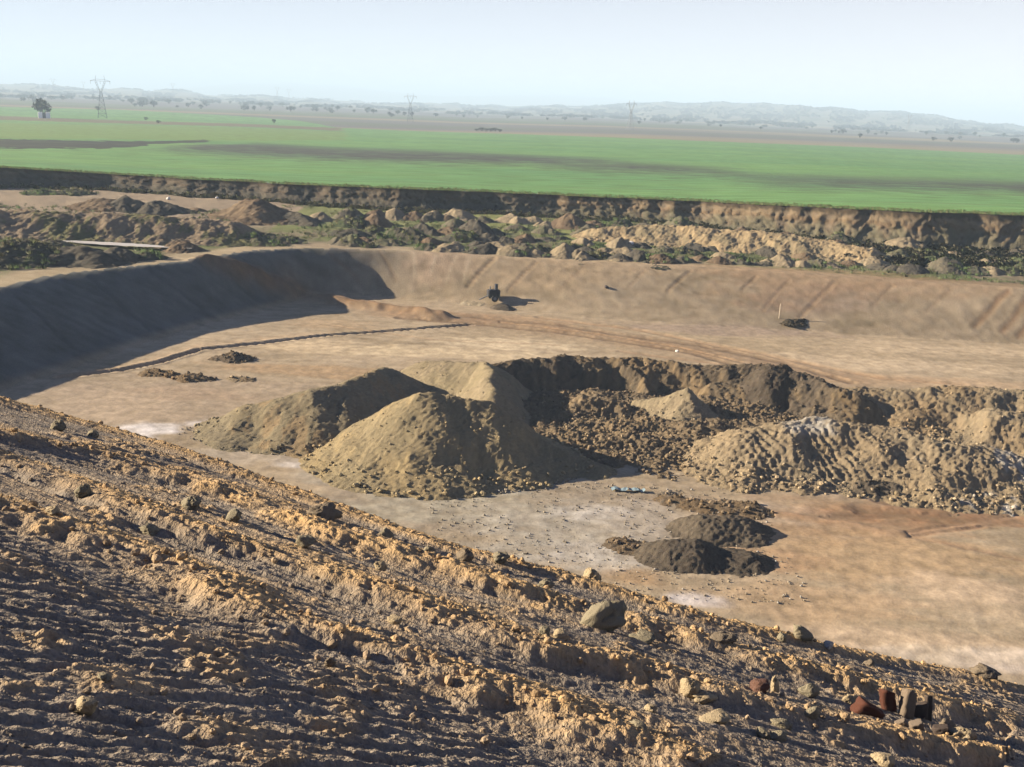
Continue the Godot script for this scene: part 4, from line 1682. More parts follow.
func build_heaps() -> void:
	var olive := Color(0.32, 0.265, 0.165)
	var grey := Color(0.26, 0.22, 0.15)
	var tan := Color(0.32, 0.26, 0.175)
	var ochre := Color(0.35, 0.265, 0.165)
	var dark := Color(0.13, 0.105, 0.08)
	var brown := Color(0.24, 0.17, 0.10)
	var g := "big spoil heaps on the pit floor"
	big_heap("spoil_heap", Vector3(-9, 0, -45), [[-11.8, -43.9, 1.2, -9.2, -44.3, 2.0, 0.62, 0.5], [-9.2, -44.3, 2.0, -8.0, -45.2, 2.0, 0.62, 0.25], [-7.8, -45.2, 1.95, -7.5, -43.2, 1.2, 0.66, 0.15], [-8.1, -45.9, 1.8, -6.5, -49.6, 1.75, 0.62, 0.3]], 0.09, 0.16, 0.1, soil(grey, olive, Color(0.30, 0.2, 0.11, 0.5)), "long grey brown spoil heap with two tops, leftmost of the big heaps", "earth heap", g)
	big_heap("spoil_heap", Vector3(-2, 0, -40.5), [[-3.9, -41.5, 2.85, -3.4, -41.5, 2.85, 0.66, 0.25], [-3.4, -41.5, 2.8, -1.1, -41.6, 2.5, 0.7, 0.2], [-1.1, -41.6, 2.45, -1.9, -38.9, 1.05, 0.66, 0.12], [-1.1, -41.6, 2.4, 1.6, -41.2, 1.0, 0.7, 0.2], [1.6, -41.2, 1.0, 3.4, -40.4, 0.3, 0.6, 0.2], [-4.6, -41.2, 2.2, -5.6, -40.2, 1.2, 0.66, 0.2]], 0.08, 0.16, 0.12, soil(olive, Color(0.34, 0.27, 0.16), Color(0.40, 0.31, 0.17, 0.5)), "stony olive spoil heap standing nearest, with a long shadow to its right", "earth heap", g)
	big_heap("spoil_heap", Vector3(-3, 0, -51), [[-4.6, -52.3, 1.45, -1.4, -50.8, 1.9, 0.6, 0.4], [-1.4, -50.8, 2.0, -0.9, -46.4, 1.75, 0.85, 0.2]], 0.1, 0.16, 0.1, soil(olive, tan), "sunlit tan heap behind and between the two front heaps", "earth heap", g)
	var bank: Array = [[-1.2, -51, 1.85, 2.6, -53.0, 1.9, 0.9, 0.3], [2.6, -53.0, 1.9, 6, -53.6, 1.8, 0.9, 0.3], [6, -53.6, 1.8, 10.5, -53.0, 1.7, 0.85, 0.3], [10.5, -53.0, 1.7, 13.9, -52.3, 2.05, 0.85, 0.3], [13.9, -52.3, 2.1, 17.2, -49.3, 1.6, 0.72, 0.3], [6.4, -52.8, 1.6, 7.2, -50.6, 0.6, 0.9, 0.2], [11, -51.5, 1.2, 13.5, -50.2, 1.0, 0.7, 0.4]]
	big_heap("spoil_bank", Vector3(8, 0, -52), bank, 0.1, 0.34, 0.2, soil(dark, Color(0.2, 0.155, 0.1), Color(0.3, 0.21, 0.115, 0.45)), "long dark bank of dug earth curving round behind the rubble, its near face in shade", "earth bank", g)
	big_heap("clay_cone", Vector3(8.4, 0, -47.6), [[8.5, -48, 1.75, 8.7, -47.6, 1.55, 0.8, 0.15], [8.6, -48, 1.45, 6.6, -48.8, 0.8, 0.75, 0.2]], 0.08, 0.2, 0.14, soil(tan, olive), "small sunlit clay cone in front of the shaded bank", "earth heap", g)
	big_heap("dark_heap", Vector3(14, 0, -51.5), [[13.6, -51.6, 2.2, 14.4, -51.9, 2.2, 0.8, 0.3]], 0.09, 0.24, 0.14, soil(Color(0.1, 0.08, 0.06), dark), "dark brown heap rising at the right end of the shaded bank", "earth heap", g)
	big_heap("rubble_mound", Vector3(6, 0, -44.5), [[1.8, -46.0, 0.45, 9.5, -45.6, 0.75, 0.45, 0.7], [1.2, -44.2, 0.42, 9.0, -43.6, 0.5, 0.32, 0.9], [3.5, -42.3, 0.25, 8.5, -42.0, 0.3, 0.3, 0.8], [9.5, -45.8, 0.8, 12.5, -46.5, 0.7, 0.45, 0.7], [1.0, -48.2, 0.5, 6.5, -49.0, 0.6, 0.3, 1.2], [2.0, -50.5, 0.6, 12, -49.5, 0.7, 0.3, 1.2], [3.6, -48.6, 0.95, 5.6, -48.2, 0.8, 0.6, 0.2]], 0.08, 0.42, 0.3, soil(Color(0.19, 0.15, 0.105), Color(0.33, 0.245, 0.145), Color(0.17, 0.13, 0.09, 0.6)), "low rough mound of rubble and clods before the shaded bank", "rubble", g)
	var gouges := func(x: float, z: float, h: float) -> float:
		var w := smoothstep(15.6, 14.2, x) * smoothstep(9.0, 10.2, x) * smoothstep(-42.6, -41.8, z) * smoothstep(0.1, 0.6, h)
		var s := (x * 0.9 - z * 0.35 + 0.12 * mid.get_noise_2d(x * 3.0, z * 3.0)) / 0.33
		return h - w * 0.13 * pow(absf(sin(s * PI)), 0.6) * clampf(0.7 + 1.3 * mid.get_noise_2d(x * 2.0, z * 2.0 + h * 3.0), 0.0, 1.4)
	var frosty := soil(tan, ochre, Color(0.32, 0.26, 0.17, 0.5))
	var with_frost := func(x: float, h: float, z: float, n: Vector3) -> Color:
		var c: Color = frosty.call(x, h, z, n)
		var k := smoothstep(1.5, 0.5, absf(x - 13.2)) * smoothstep(1.45, 1.8, h) + 0.8 * smoothstep(0.15, 0.4, fb.get_noise_2d(x * 2.0, z * 2.0) + 0.4 * mid.get_noise_2d(x * 5.0, z * 5.0)) * smoothstep(16.5, 18.0, x)
		return c.lerp(Color(0.56, 0.55, 0.52), clampf(k, 0.0, 0.85) * (0.6 + 0.5 * mid.get_noise_2d(x * 8.0, z * 8.0)))
	big_heap("clay_bank", Vector3(16, 0, -41.5), [[10.8, -42.3, 1.6, 14.3, -42.9, 2.0, 0.6, 0.7], [14.3, -42.9, 2.0, 17.2, -42.2, 1.9, 0.58, 0.5], [17.2, -42.2, 1.9, 18.5, -41.2, 1.75, 0.6, 0.3], [18.5, -41.2, 1.75, 22, -40.9, 1.35, 0.55, 0.4], [22, -40.9, 1.35, 30, -41, 1.2, 0.55, 0.4], [17.4, -42, 1.7, 17.6, -40.2, 0.9, 0.65, 0.2]], 0.08, 0.28, 0.22, with_frost, "ochre clay bank scored by bucket teeth, with white crust on its flat top", "earth bank", g, gouges)
	big_heap("earth_berm", Vector3(24, 0, -49.5), [[16.5, -50.4, 1.35, 22.5, -50.2, 1.75, 0.55, 0.5], [22.5, -50.2, 1.75, 33, -49.4, 1.9, 0.55, 0.5], [23.6, -47.4, 1.5, 24.6, -47.2, 1.5, 0.8, 0.3], [26, -46.6, 1.3, 34, -46, 1.5, 0.6, 0.4]], 0.1, 0.32, 0.2, soil(tan, Color(0.3, 0.22, 0.13)), "rough ochre berm behind the clay bank at the right edge", "earth bank", g)
	g = "small dark heaps on the pit floor"
	var sd := soil(Color(0.115, 0.095, 0.075), Color(0.165, 0.135, 0.1))  # darker soil colour stands for shade on the near side of heaps
	big_heap("small_heap", Vector3(6.3, 0, -32.2), [[5.6, -32.1, 0.62, 6.5, -32.2, 0.72, 0.6, 0.2]], 0.06, 0.17, 0.06, sd, "dark pointed heap, left and nearest of the three by the gravel strip", "earth heap", g)
	big_heap("small_heap", Vector3(8.2, 0, -34.2), [[7.4, -34.5, 0.6, 8.6, -34.5, 0.6, 0.55, 0.3]], 0.06, 0.17, 0.06, sd, "dark rounded heap, farthest of the three by the gravel strip", "earth heap", g)
	big_heap("small_heap", Vector3(8.2, 0, -32.3), [[7.7, -32.1, 0.3, 8.4, -32.1, 0.3, 0.4, 0.25]], 0.06, 0.17, 0.06, sd, "lowest dark grey heap, right of the pointed one by the gravel strip", "earth heap", g)
	big_heap("small_heap", Vector3(4.6, 0, -32.8), [[3.9, -32.9, 0.14, 5.0, -32.4, 0.2, 0.35, 0.25]], 0.06, 0.14, 0.1, soil(brown, dark), "low crumbly brown spill at the foot of the dark pointed heap", "earth heap", g)
	big_heap("small_heap", Vector3(8.5, 0, -36.9), [[6.6, -37.2, 0.16, 9.4, -36.6, 0.2, 0.3, 0.3]], 0.07, 0.16, 0.1, soil(brown, dark, Color(0.4, 0.36, 0.3, 0.4)), "low rough ridge of brown clods behind the three dark heaps", "earth heap", g)
	big_heap("small_heap", Vector3(-16.6, 0, -56.4), [[-17, -56.3, 0.25, -16.3, -56.4, 0.48, 0.42, 0.15]], 0.07, 0.18, 0.1, soil(brown, dark), "brown heap on the bare floor near the end of the dark trench", "earth heap", g)
	big_heap("small_heap", Vector3(-18.6, 0, -52.6), [[-19.6, -52.7, 0.3, -18.6, -52.4, 0.2, 0.4, 0.15]], 0.07, 0.18, 0.1, soil(brown, dark), "flat brown heap at the edge of the slope shadow", "earth heap", g)
	big_heap("small_heap", Vector3(-16.8, 0, -52), [[-17.2, -52, 0.26, -16.2, -51.9, 0.1, 0.35, 0.15]], 0.07, 0.16, 0.1, soil(brown, dark), "low dark streak of earth right of the flat brown heap", "earth heap", g)
	big_heap("small_heap", Vector3(-14.6, 0, -52.4), [[-15, -52.4, 0.14, -14.2, -52.3, 0.12, 0.3, 0.2]], 0.07, 0.14, 0.08, soil(brown, tan), "faint low brown hump left of the longest spoil heap", "earth heap", g)
	big_heap("small_heap", Vector3(15.4, 0, -39.3), [[14.7, -39.3, 0.5, 15.9, -39.2, 0.45, 0.9, 0.2]], 0.06, 0.16, 0.12, sd, "dark block of earth fallen at the foot of the ochre clay bank", "earth heap", g)
	big_heap("small_heap", Vector3(12.3, 0, -40.2), [[12, -40.2, 0.5, 12.7, -40.1, 0.55, 0.8, 0.2]], 0.06, 0.16, 0.12, soil(olive, grey), "grey lump at the left foot of the ochre clay bank", "earth heap", g)
	big_heap("small_heap", Vector3(10.2, 0, -41.0), [[10, -41, 0.4, 10.5, -40.9, 0.4, 0.8, 0.2]], 0.06, 0.14, 0.1, soil(olive, dark), "dark lump between the rubble mound and the clay bank", "earth heap", g)
	big_heap("small_heap", Vector3(-0.9, 0, -74.6), [[-1.2, -74.6, 0.35, -0.8, -74.6, 0.35, 0.6, 0.2]], 0.07, 0.1, 0.06, sd, "tiny dark heap beside the pump at the foot of the far slope", "earth heap", g)
	big_heap("small_heap", Vector3(-3, 0, -76), [[-3.8, -76, 0.25, -2.6, -75.6, 0.25, 0.4, 0.2]], 0.08, 0.08, 0.05, soil(tan, Color(0.5, 0.42, 0.3)), "pale low spill of earth left of the pump", "earth heap", g)
	# clods lying on the heaps, at their feet, and gravel on the grey strip
	var xf := []
	var cols := []
	for lot in 2:
		xf = []
		cols = []
		for e in heap_clods[lot]:
			xf.append(Transform3D(tumble(Vector3(rng.randf_range(0.9, 1.5), 0.9, rng.randf_range(0.9, 1.3)) * e[1] * 1.4), e[0]))
			cols.append(e[2] * rng.randf_range(0.75, 1.35))
		scatter("heap_clods", stone_mesh(30 + lot, 0.4, 0.9, 0), M.stone, xf, cols)
	xf = []
	cols = []
	for k in 6000:
		var x: float
		var z: float
		var s := 0.022 + 0.09 * pow(rng.randf(), 5.0)
		if k < 3500:
			x = rng.randf_range(-3, 10)
			z = rng.randf_range(-39, -29)
			s *= 0.65
			if fb.get_noise_2d(x, z) < -0.35:
				continue
		elif k < 5500:
			x = rng.randf_range(-9, 4)
			z = -37.0 - 2.2 * pow(rng.randf(), 2.0) - 0.09 * (x + 2.2) * (x + 2.2)
		elif k < 6500:
			x = rng.randf_range(-15, -6)
			z = -40.6 - 1.5 * rng.randf() - 0.06 * (x + 9.0) * (x + 9.0)
		elif k < 7800:
			x = rng.randf_range(9, 28)
			z = rng.randf_range(-40.5, -37)
		else:
			x = rng.randf_range(-20, 34)
			z = rng.randf_range(-66, -30)
		xf.append(Transform3D(tumble(Vector3(s, s * 0.75, s) * 1.6), Vector3(x, height(x, z) + s * 0.4, z)))
		var v := rng.randf_range(0.7, 1.3)
		cols.append((Color(0.28, 0.24, 0.185) if rng.randf() < 0.8 else Color(0.40, 0.37, 0.33)) * v)
	scatter("gravel", stone_mesh(3, 0.3, 0.9, 0), M.stone, xf, cols)


func build_bench() -> void:
	var base := [soil(Color(0.10, 0.09, 0.075), Color(0.16, 0.14, 0.105)), soil(Color(0.14, 0.125, 0.095), Color(0.21, 0.18, 0.125), Color(0.10, 0.115, 0.06, 0.6)), soil(Color(0.095, 0.09, 0.07), Color(0.14, 0.125, 0.09), Color(0.085, 0.11, 0.05, 0.9)), soil(Color(0.16, 0.115, 0.08), Color(0.23, 0.17, 0.11)), soil(Color(0.28, 0.23, 0.155), Color(0.36, 0.29, 0.19))]  # heap tones darkened to carry the shade of their near sides
	var weeds := []
	var weed_cols := []
	var all := []
	for h in BENCH_HEAPS:
		all.append([h, "heap"])
	for h in JUMBLE:
		all.append([h, "jumble"])
	for e in all:
		var h: Array = e[0]
		var x: float = h[0]
		var z: float = h[1]
		var near_rim := bilinear(out_map, x, z)
		var w: float = h[2]
		if near_rim < 0.9 + 0.45 * w:
			z -= 0.9 + 0.45 * w - near_rim
		var tall: float = h[3] * 0.92
		var y := height(x, z)
		var slope := clampf(tall / (w * 0.5), 0.3, 0.75)
		var half := maxf(w * 0.5 - tall / slope * 0.85, 0.12)
		var turn := rng.randf_range(-0.5, 0.5)
		var d := Vector2(cos(turn), sin(turn)) * half
		var segs: Array = [[x - d.x, z - d.y, tall * rng.randf_range(0.75, 1.0), x + d.x, z + d.y, tall * rng.randf_range(0.7, 1.0), slope, 0.15 + 0.1 * w]]
		if w > 2.5:
			segs.append([x + rng.randf_range(-0.4, 0.4), z, tall, x + rng.randf_range(-0.3, 0.3) * w, z + 0.3 * w, tall * 0.5, slope * 1.1, 0.2])
		var kind := int(h[4])
		if e[1] == "jumble":
			if near_rim < 0.8:
				continue
			for n in 3:
				var jx := x + rng.randf_range(-0.45, 0.45) * w
				var jz := z + rng.randf_range(-0.4, 0.4) * w
				segs.append([jx, jz, tall * rng.randf_range(0.3, 0.8), jx + rng.randf_range(-0.2, 0.2) * w, jz + rng.randf_range(-0.15, 0.15) * w, tall * rng.randf_range(0.3, 0.7), rng.randf_range(0.5, 0.9), 0.12])
		var m := heap_mesh(Vector3(x, y, z), segs, clampf(w * 0.035, 0.08, 0.16), clampf(w * 0.07, 0.16, 0.34), 0.16, base[kind])
		var o := put("bench_heap", m, M.heap, self, Vector3(x, y - 0.05, z))
		if e[1] == "heap":
			tag(o, h[5], "earth heap", "dumped heaps on the bench beyond the pit")
		else:
			var tone: String = ["dark grey", "grey half weedy", "dark green weedy", "reddish brown", "pale tan"][kind]
			var zone: String = "behind the pump" if x < 2.0 else ("above the middle of the far slope" if x < 15.0 else "around the sandy bank")
			tag(o, "small %s heap crowded among others %s" % [tone, zone], "earth heap", "crowded small %s heaps %s" % [tone, zone])
		if kind == 2 or kind == 1:
			for k in int(w * w * (9.0 if kind == 2 else 4.0)):
				var px := x + rng.randf_range(-0.6, 0.6) * w
				var pz := z + rng.randf_range(-0.6, 0.6) * w
				var hh := heap_h(segs, px, pz)
				if hh > 0.0 and mid.get_noise_2d(px * 2.0, pz * 2.0) > -0.1:
					weeds.append([px, y + hh - 0.02, pz])
	# banks: the weedy one on the left, the sandy one under the quarry face on the right
	big_heap("earth_bank", Vector3(-30, 3.3, -80), [[-56, -78, 2.0, -42, -79.2, 2.0, 0.6, 0.9], [-42, -79.2, 2.0, -30, -81.5, 1.75, 0.6, 0.8], [-30, -81.5, 1.75, -23.5, -82.5, 1.5, 0.6, 0.6]], 0.14, 0.32, 0.24, soil(Color(0.33, 0.26, 0.18), Color(0.26, 0.2, 0.135), Color(0.15, 0.17, 0.07, 0.65)), "long weedy earth bank with a crumbling lit face left of the pit", "earth bank")
	big_heap("sandy_bank", Vector3(20, 3.4, -88), [[7, -92.6, 0.9, 14, -92, 1.5, 0.7, 0.5], [14, -92, 1.5, 24, -88.5, 1.5, 0.7, 0.6], [24, -88.5, 1.5, 30, -85.8, 0.9, 0.6, 0.5]], 0.13, 0.36, 0.26, soil(Color(0.46, 0.345, 0.2), Color(0.36, 0.285, 0.18), Color(0.22, 0.19, 0.12, 0.5)), "pale sandy bank with a furrowed face behind the heaps right of centre", "earth bank")
	# weeds, tufts and scrub: ground cover
	for k in 12000:
		var a := deg_to_rad(rng.randf_range(-31, 31))
		var rr := rng.randf_range(74, 108)
		var x := rr * sin(a)
		var z := -rr * cos(a)
		if rr > face_foot(a) - 0.8 or bilinear(pit_map, x, z) < 1.0:
			continue
		var o := bilinear(out_map, x, z)
		if o < (1.6 if x > -5.0 else 5.0) + rng.randf():
			continue
		if fb.get_noise_2d(x * 0.8, z * 0.8) + 0.4 * rng.randf_range(-1, 1) < (-0.1 if x > -4.0 else 0.1):
			continue
		weeds.append([x, height(x, z) - 0.02, z])
	for k in 4500:
		var a := deg_to_rad(rng.randf_range(-52, 40))
		var rr := 76.0 + rng.randf() * 6.0
		var x := rr * sin(a)
		var z := -rr * cos(a)
		if x < -22.0 and x > -50.0 and mid.get_noise_2d(x, z) > -0.15:
			var hh := heap_h([[-56, -78, 2.0, -42, -79.2, 2.0, 0.6, 0.9], [-42, -79.2, 2.0, -30, -81.5, 1.75, 0.6, 0.8], [-30, -81.5, 1.75, -23.5, -82.5, 1.5, 0.6, 0.6]], x, z)
			if hh > 1.0:
				weeds.append([x, 3.3 + hh, z])
	var xf := []
	for p in weeds:
		var s := rng.randf_range(0.12, 0.36)
		xf.append(Transform3D(Basis(Vector3.UP, rng.randf() * TAU) * Basis.from_scale(Vector3(s * 1.3, s, s * 1.3)), Vector3(p[0], p[1], p[2])))
		var c := Color(0.10, 0.16, 0.05).lerp(Color(0.2, 0.18, 0.1), clampf(0.38 + 1.2 * fb.get_noise_2d(p[0], p[2]) + rng.randf_range(-0.3, 0.3), 0.0, 1.0))
		weed_cols.append(c * rng.randf_range(0.7, 1.2))
	scatter("weeds", tuft_mesh(1, 26, 0.5), M.leaf, xf, weed_cols)
	xf = []
	var cols := []
	for k in 5200:
		var deg := rng.randf_range(-30, 34)
		var a := deg_to_rad(deg)
		var deep := lerpf(1.4, 10.0, smoothstep(6.0, 19.0, deg)) * rng.randf()
		var rr := face_foot(a) - deep + 0.7
		if deg < 8.0 and rng.randf() < 0.6:
			continue
		var x := rr * sin(a)
		var z := -rr * cos(a)
		var s := rng.randf_range(0.45, 0.95) * lerpf(0.7, 1.2, smoothstep(8.0, 20.0, deg))
		var up := 0.0 if deep > 0.8 else 0.25 * (0.8 - deep)
		xf.append(Transform3D(Basis(Vector3.UP, rng.randf() * TAU) * Basis.from_scale(Vector3(s, s, s)), Vector3(x, height(x, z) + up - 0.1, z)))
		cols.append(Color(0.27, 0.23, 0.17).lerp(Color(0.17, 0.2, 0.09), rng.randf()) * rng.randf_range(0.7, 1.3))
	scatter("scrub", crown_mesh(5, 110, 0.12, 0.9), M.leaf, xf, cols)
	xf = []
	cols = []
	for k in 5000:
		var a := deg_to_rad(rng.randf_range(-31, 32))
		var rr := face_top(a) + 2.5 * pow(rng.randf(), 3.0) - 0.05
		var x := rr * sin(a)
		var z := -rr * cos(a)
		var s := rng.randf_range(0.08, 0.26)
		xf.append(Transform3D(Basis(Vector3.UP, rng.randf() * TAU) * Basis.from_scale(Vector3(s * 1.5, s, s * 1.5)), Vector3(x, field_height(x, z) - 0.06, z)))
		cols.append(Color(0.10, 0.20, 0.05).lerp(Color(0.2, 0.18, 0.08), rng.randf()) * rng.randf_range(0.8, 1.2))
	scatter("field_edge_grass", tuft_mesh(2, 22, 0.5), M.leaf, xf, cols)
	# the shallow water behind the front heaps on the left
	var st := solid()
	var line := [[-40.5, -78.2, 0.5], [-36.5, -77.0, 0.65], [-33, -76.2, 0.5], [-29.5, -75.9, 0.75], [-26.5, -75.6, 0.35], [-24.5, -75.4, 0.1]]
	for i in line.size() - 1:
		for s in 6:
			var t0 := s / 6.0
			var t1 := (s + 1) / 6.0
			var q := []
			for t: float in [t0, t1]:
				var x: float = lerpf(line[i][0], line[i + 1][0], t)
				var z: float = lerpf(line[i][1], line[i + 1][1], t)
				var w: float = lerpf(line[i][2], line[i + 1][2], t) * (1.0 + 0.4 * mid.get_noise_2d(x * 4.0, z))
				q.append(Vector3(x, 3.47, z - w))
				q.append(Vector3(x, 3.47, z + w))
			for v: Vector3 in [q[0], q[2], q[1], q[1], q[2], q[3]]:
				st.add_vertex(v)
	structure(put("puddle", done(st), flat(Color(0.5, 0.48, 0.46), 0.25)))
	# white stones and scraps
	for s: Array in [[9.9, 0, -88.6, 0.6, "white stone at the foot of the sandy bank"], [10.5, 0, -62.9, 0.24, "white stone on the floor behind the dark bank"], [-32.2, 0, -108, 0.35, "white boulder at the foot of the quarry face right of the dark cones"], [-36.5, 0, -105.5, 0.45, "pale flat slab between the pair of dark cones"]]:
		var o := put("white_stone", stone_mesh(int(s[0]) + 60, 0.25, 0.8), flat(Color(0.52, 0.5, 0.48)), self, Vector3(s[0], height(s[0], s[2]) + s[3] * 0.3, s[2]))
		o.scale = Vector3.ONE * s[3]
		tag(o, s[4], "stone")


func build_stones() -> void:
	var tones := [Color(0.27, 0.235, 0.165), Color(0.42, 0.335, 0.215), Color(0.15, 0.085, 0.065), Color(0.21, 0.17, 0.125), Color(0.6, 0.57, 0.52)]
	var mats := []
	for c in tones:
		var m := earth(3.0, 1.2, M.near.albedo_texture, M.near.heightmap_texture)
		m.vertex_color_use_as_albedo = false
		m.albedo_color = c.linear_to_srgb()
		mats.append(m)
	var sid := 0
	for s in STONES:
		sid += 1
		var w: float = s[2]
		var h: float = s[3]
		var o := put("stone" if s[4] == 2 or s[4] == 4 else "clod", stone_mesh(sid + 100, 0.5, 1.0, 2), mats[int(s[4])])
		o.position = Vector3(s[0], height(s[0], s[1]) + h * 0.32, s[1])
		o.basis = Basis(Vector3.UP, rng.randf_range(-0.5, 0.5)) * Basis.from_scale(Vector3(w * 1.12, h * 1.2, w * rng.randf_range(0.75, 1.0)))
		tag(o, s[5], "stone" if s[4] == 2 or s[4] == 4 else "clod", "clods and stones lying on the embankment")
	var brick_mats := []
	for c: Color in [Color(0.105, 0.045, 0.032), Color(0.21, 0.165, 0.125), Color(0.09, 0.07, 0.06)]:
		var m := earth(6.0, 0.6, M.near.albedo_texture, M.near.heightmap_texture)
		m.vertex_color_use_as_albedo = false
		m.albedo_color = c.linear_to_srgb()
		brick_mats.append(m)
	for s in BRICKS:
		var w: float = s[2]
		var h: float = s[3]
		var o := put("brick_fragment", broken_piece(w, h, int(w * 1000.0)), brick_mats[int(s[4])])
		o.position = Vector3(s[0], height(s[0], s[1]) + h * 0.38, s[1])
		o.basis = Basis(Vector3.UP, rng.randf_range(-0.4, 0.4)) * Basis(Vector3.BACK, deg_to_rad(s[5])) * Basis(Vector3.RIGHT, rng.randf_range(-0.2, 0.1))
		tag(o, s[6], "brick piece", "broken brick pieces on the embankment")
	# loose clods crumbling along the berms and over the tracked ground
	var lots := [[], [], []]
	var lot_cols := [[], [], []]
	for k in 70000:
		var d := rng.randf()
		var rr := 2.2 * pow(18.0 / 2.2, pow(d, 0.8))
		var a := deg_to_rad(rng.randf_range(-36, 38))
		var x := rr * sin(a)
		var z := -rr * cos(a)
		var q := 0.574 * x - 0.819 * z
		var p := 0.819 * x + 0.574 * z
		var dl := at_p(t_lip, p) - q
		if dl < -0.6:
			continue
		var crumb := 0.0
		for i in 5:
			var e := q - at_p(t_berm[i], p)
			crumb = maxf(crumb, exp(-e * e / 0.12) * (1.0 if i < 3 else 0.5))
		crumb = maxf(crumb, exp(-(dl - 0.2) * (dl - 0.2) / 0.09))
		if rng.randf() > 0.03 + 0.2 * crumb * crumb:
			continue
		var s := 0.007 + 0.05 * pow(rng.randf(), 6.0) * (0.3 + 0.7 * crumb) + 0.0009 * rr
		var c := ground(x, z)
		var v := rng.randf_range(0.75, 1.2)
		var which := rng.randi() % 3
		lots[which].append(Transform3D(tumble(Vector3(s * rng.randf_range(0.9, 1.5), s, s * rng.randf_range(0.8, 1.2)) * 1.25), Vector3(x, c.a + s * 0.3, z)))
		lot_cols[which].append(Color(c.r, c.g, c.b).lerp(Color(0.46, 0.31, 0.17), 0.5 * crumb) * v)
	for k in 3:
		scatter("loose_clods", stone_mesh(40 + k, 0.35, 0.85, 0), M.stone, lots[k], lot_cols[k])


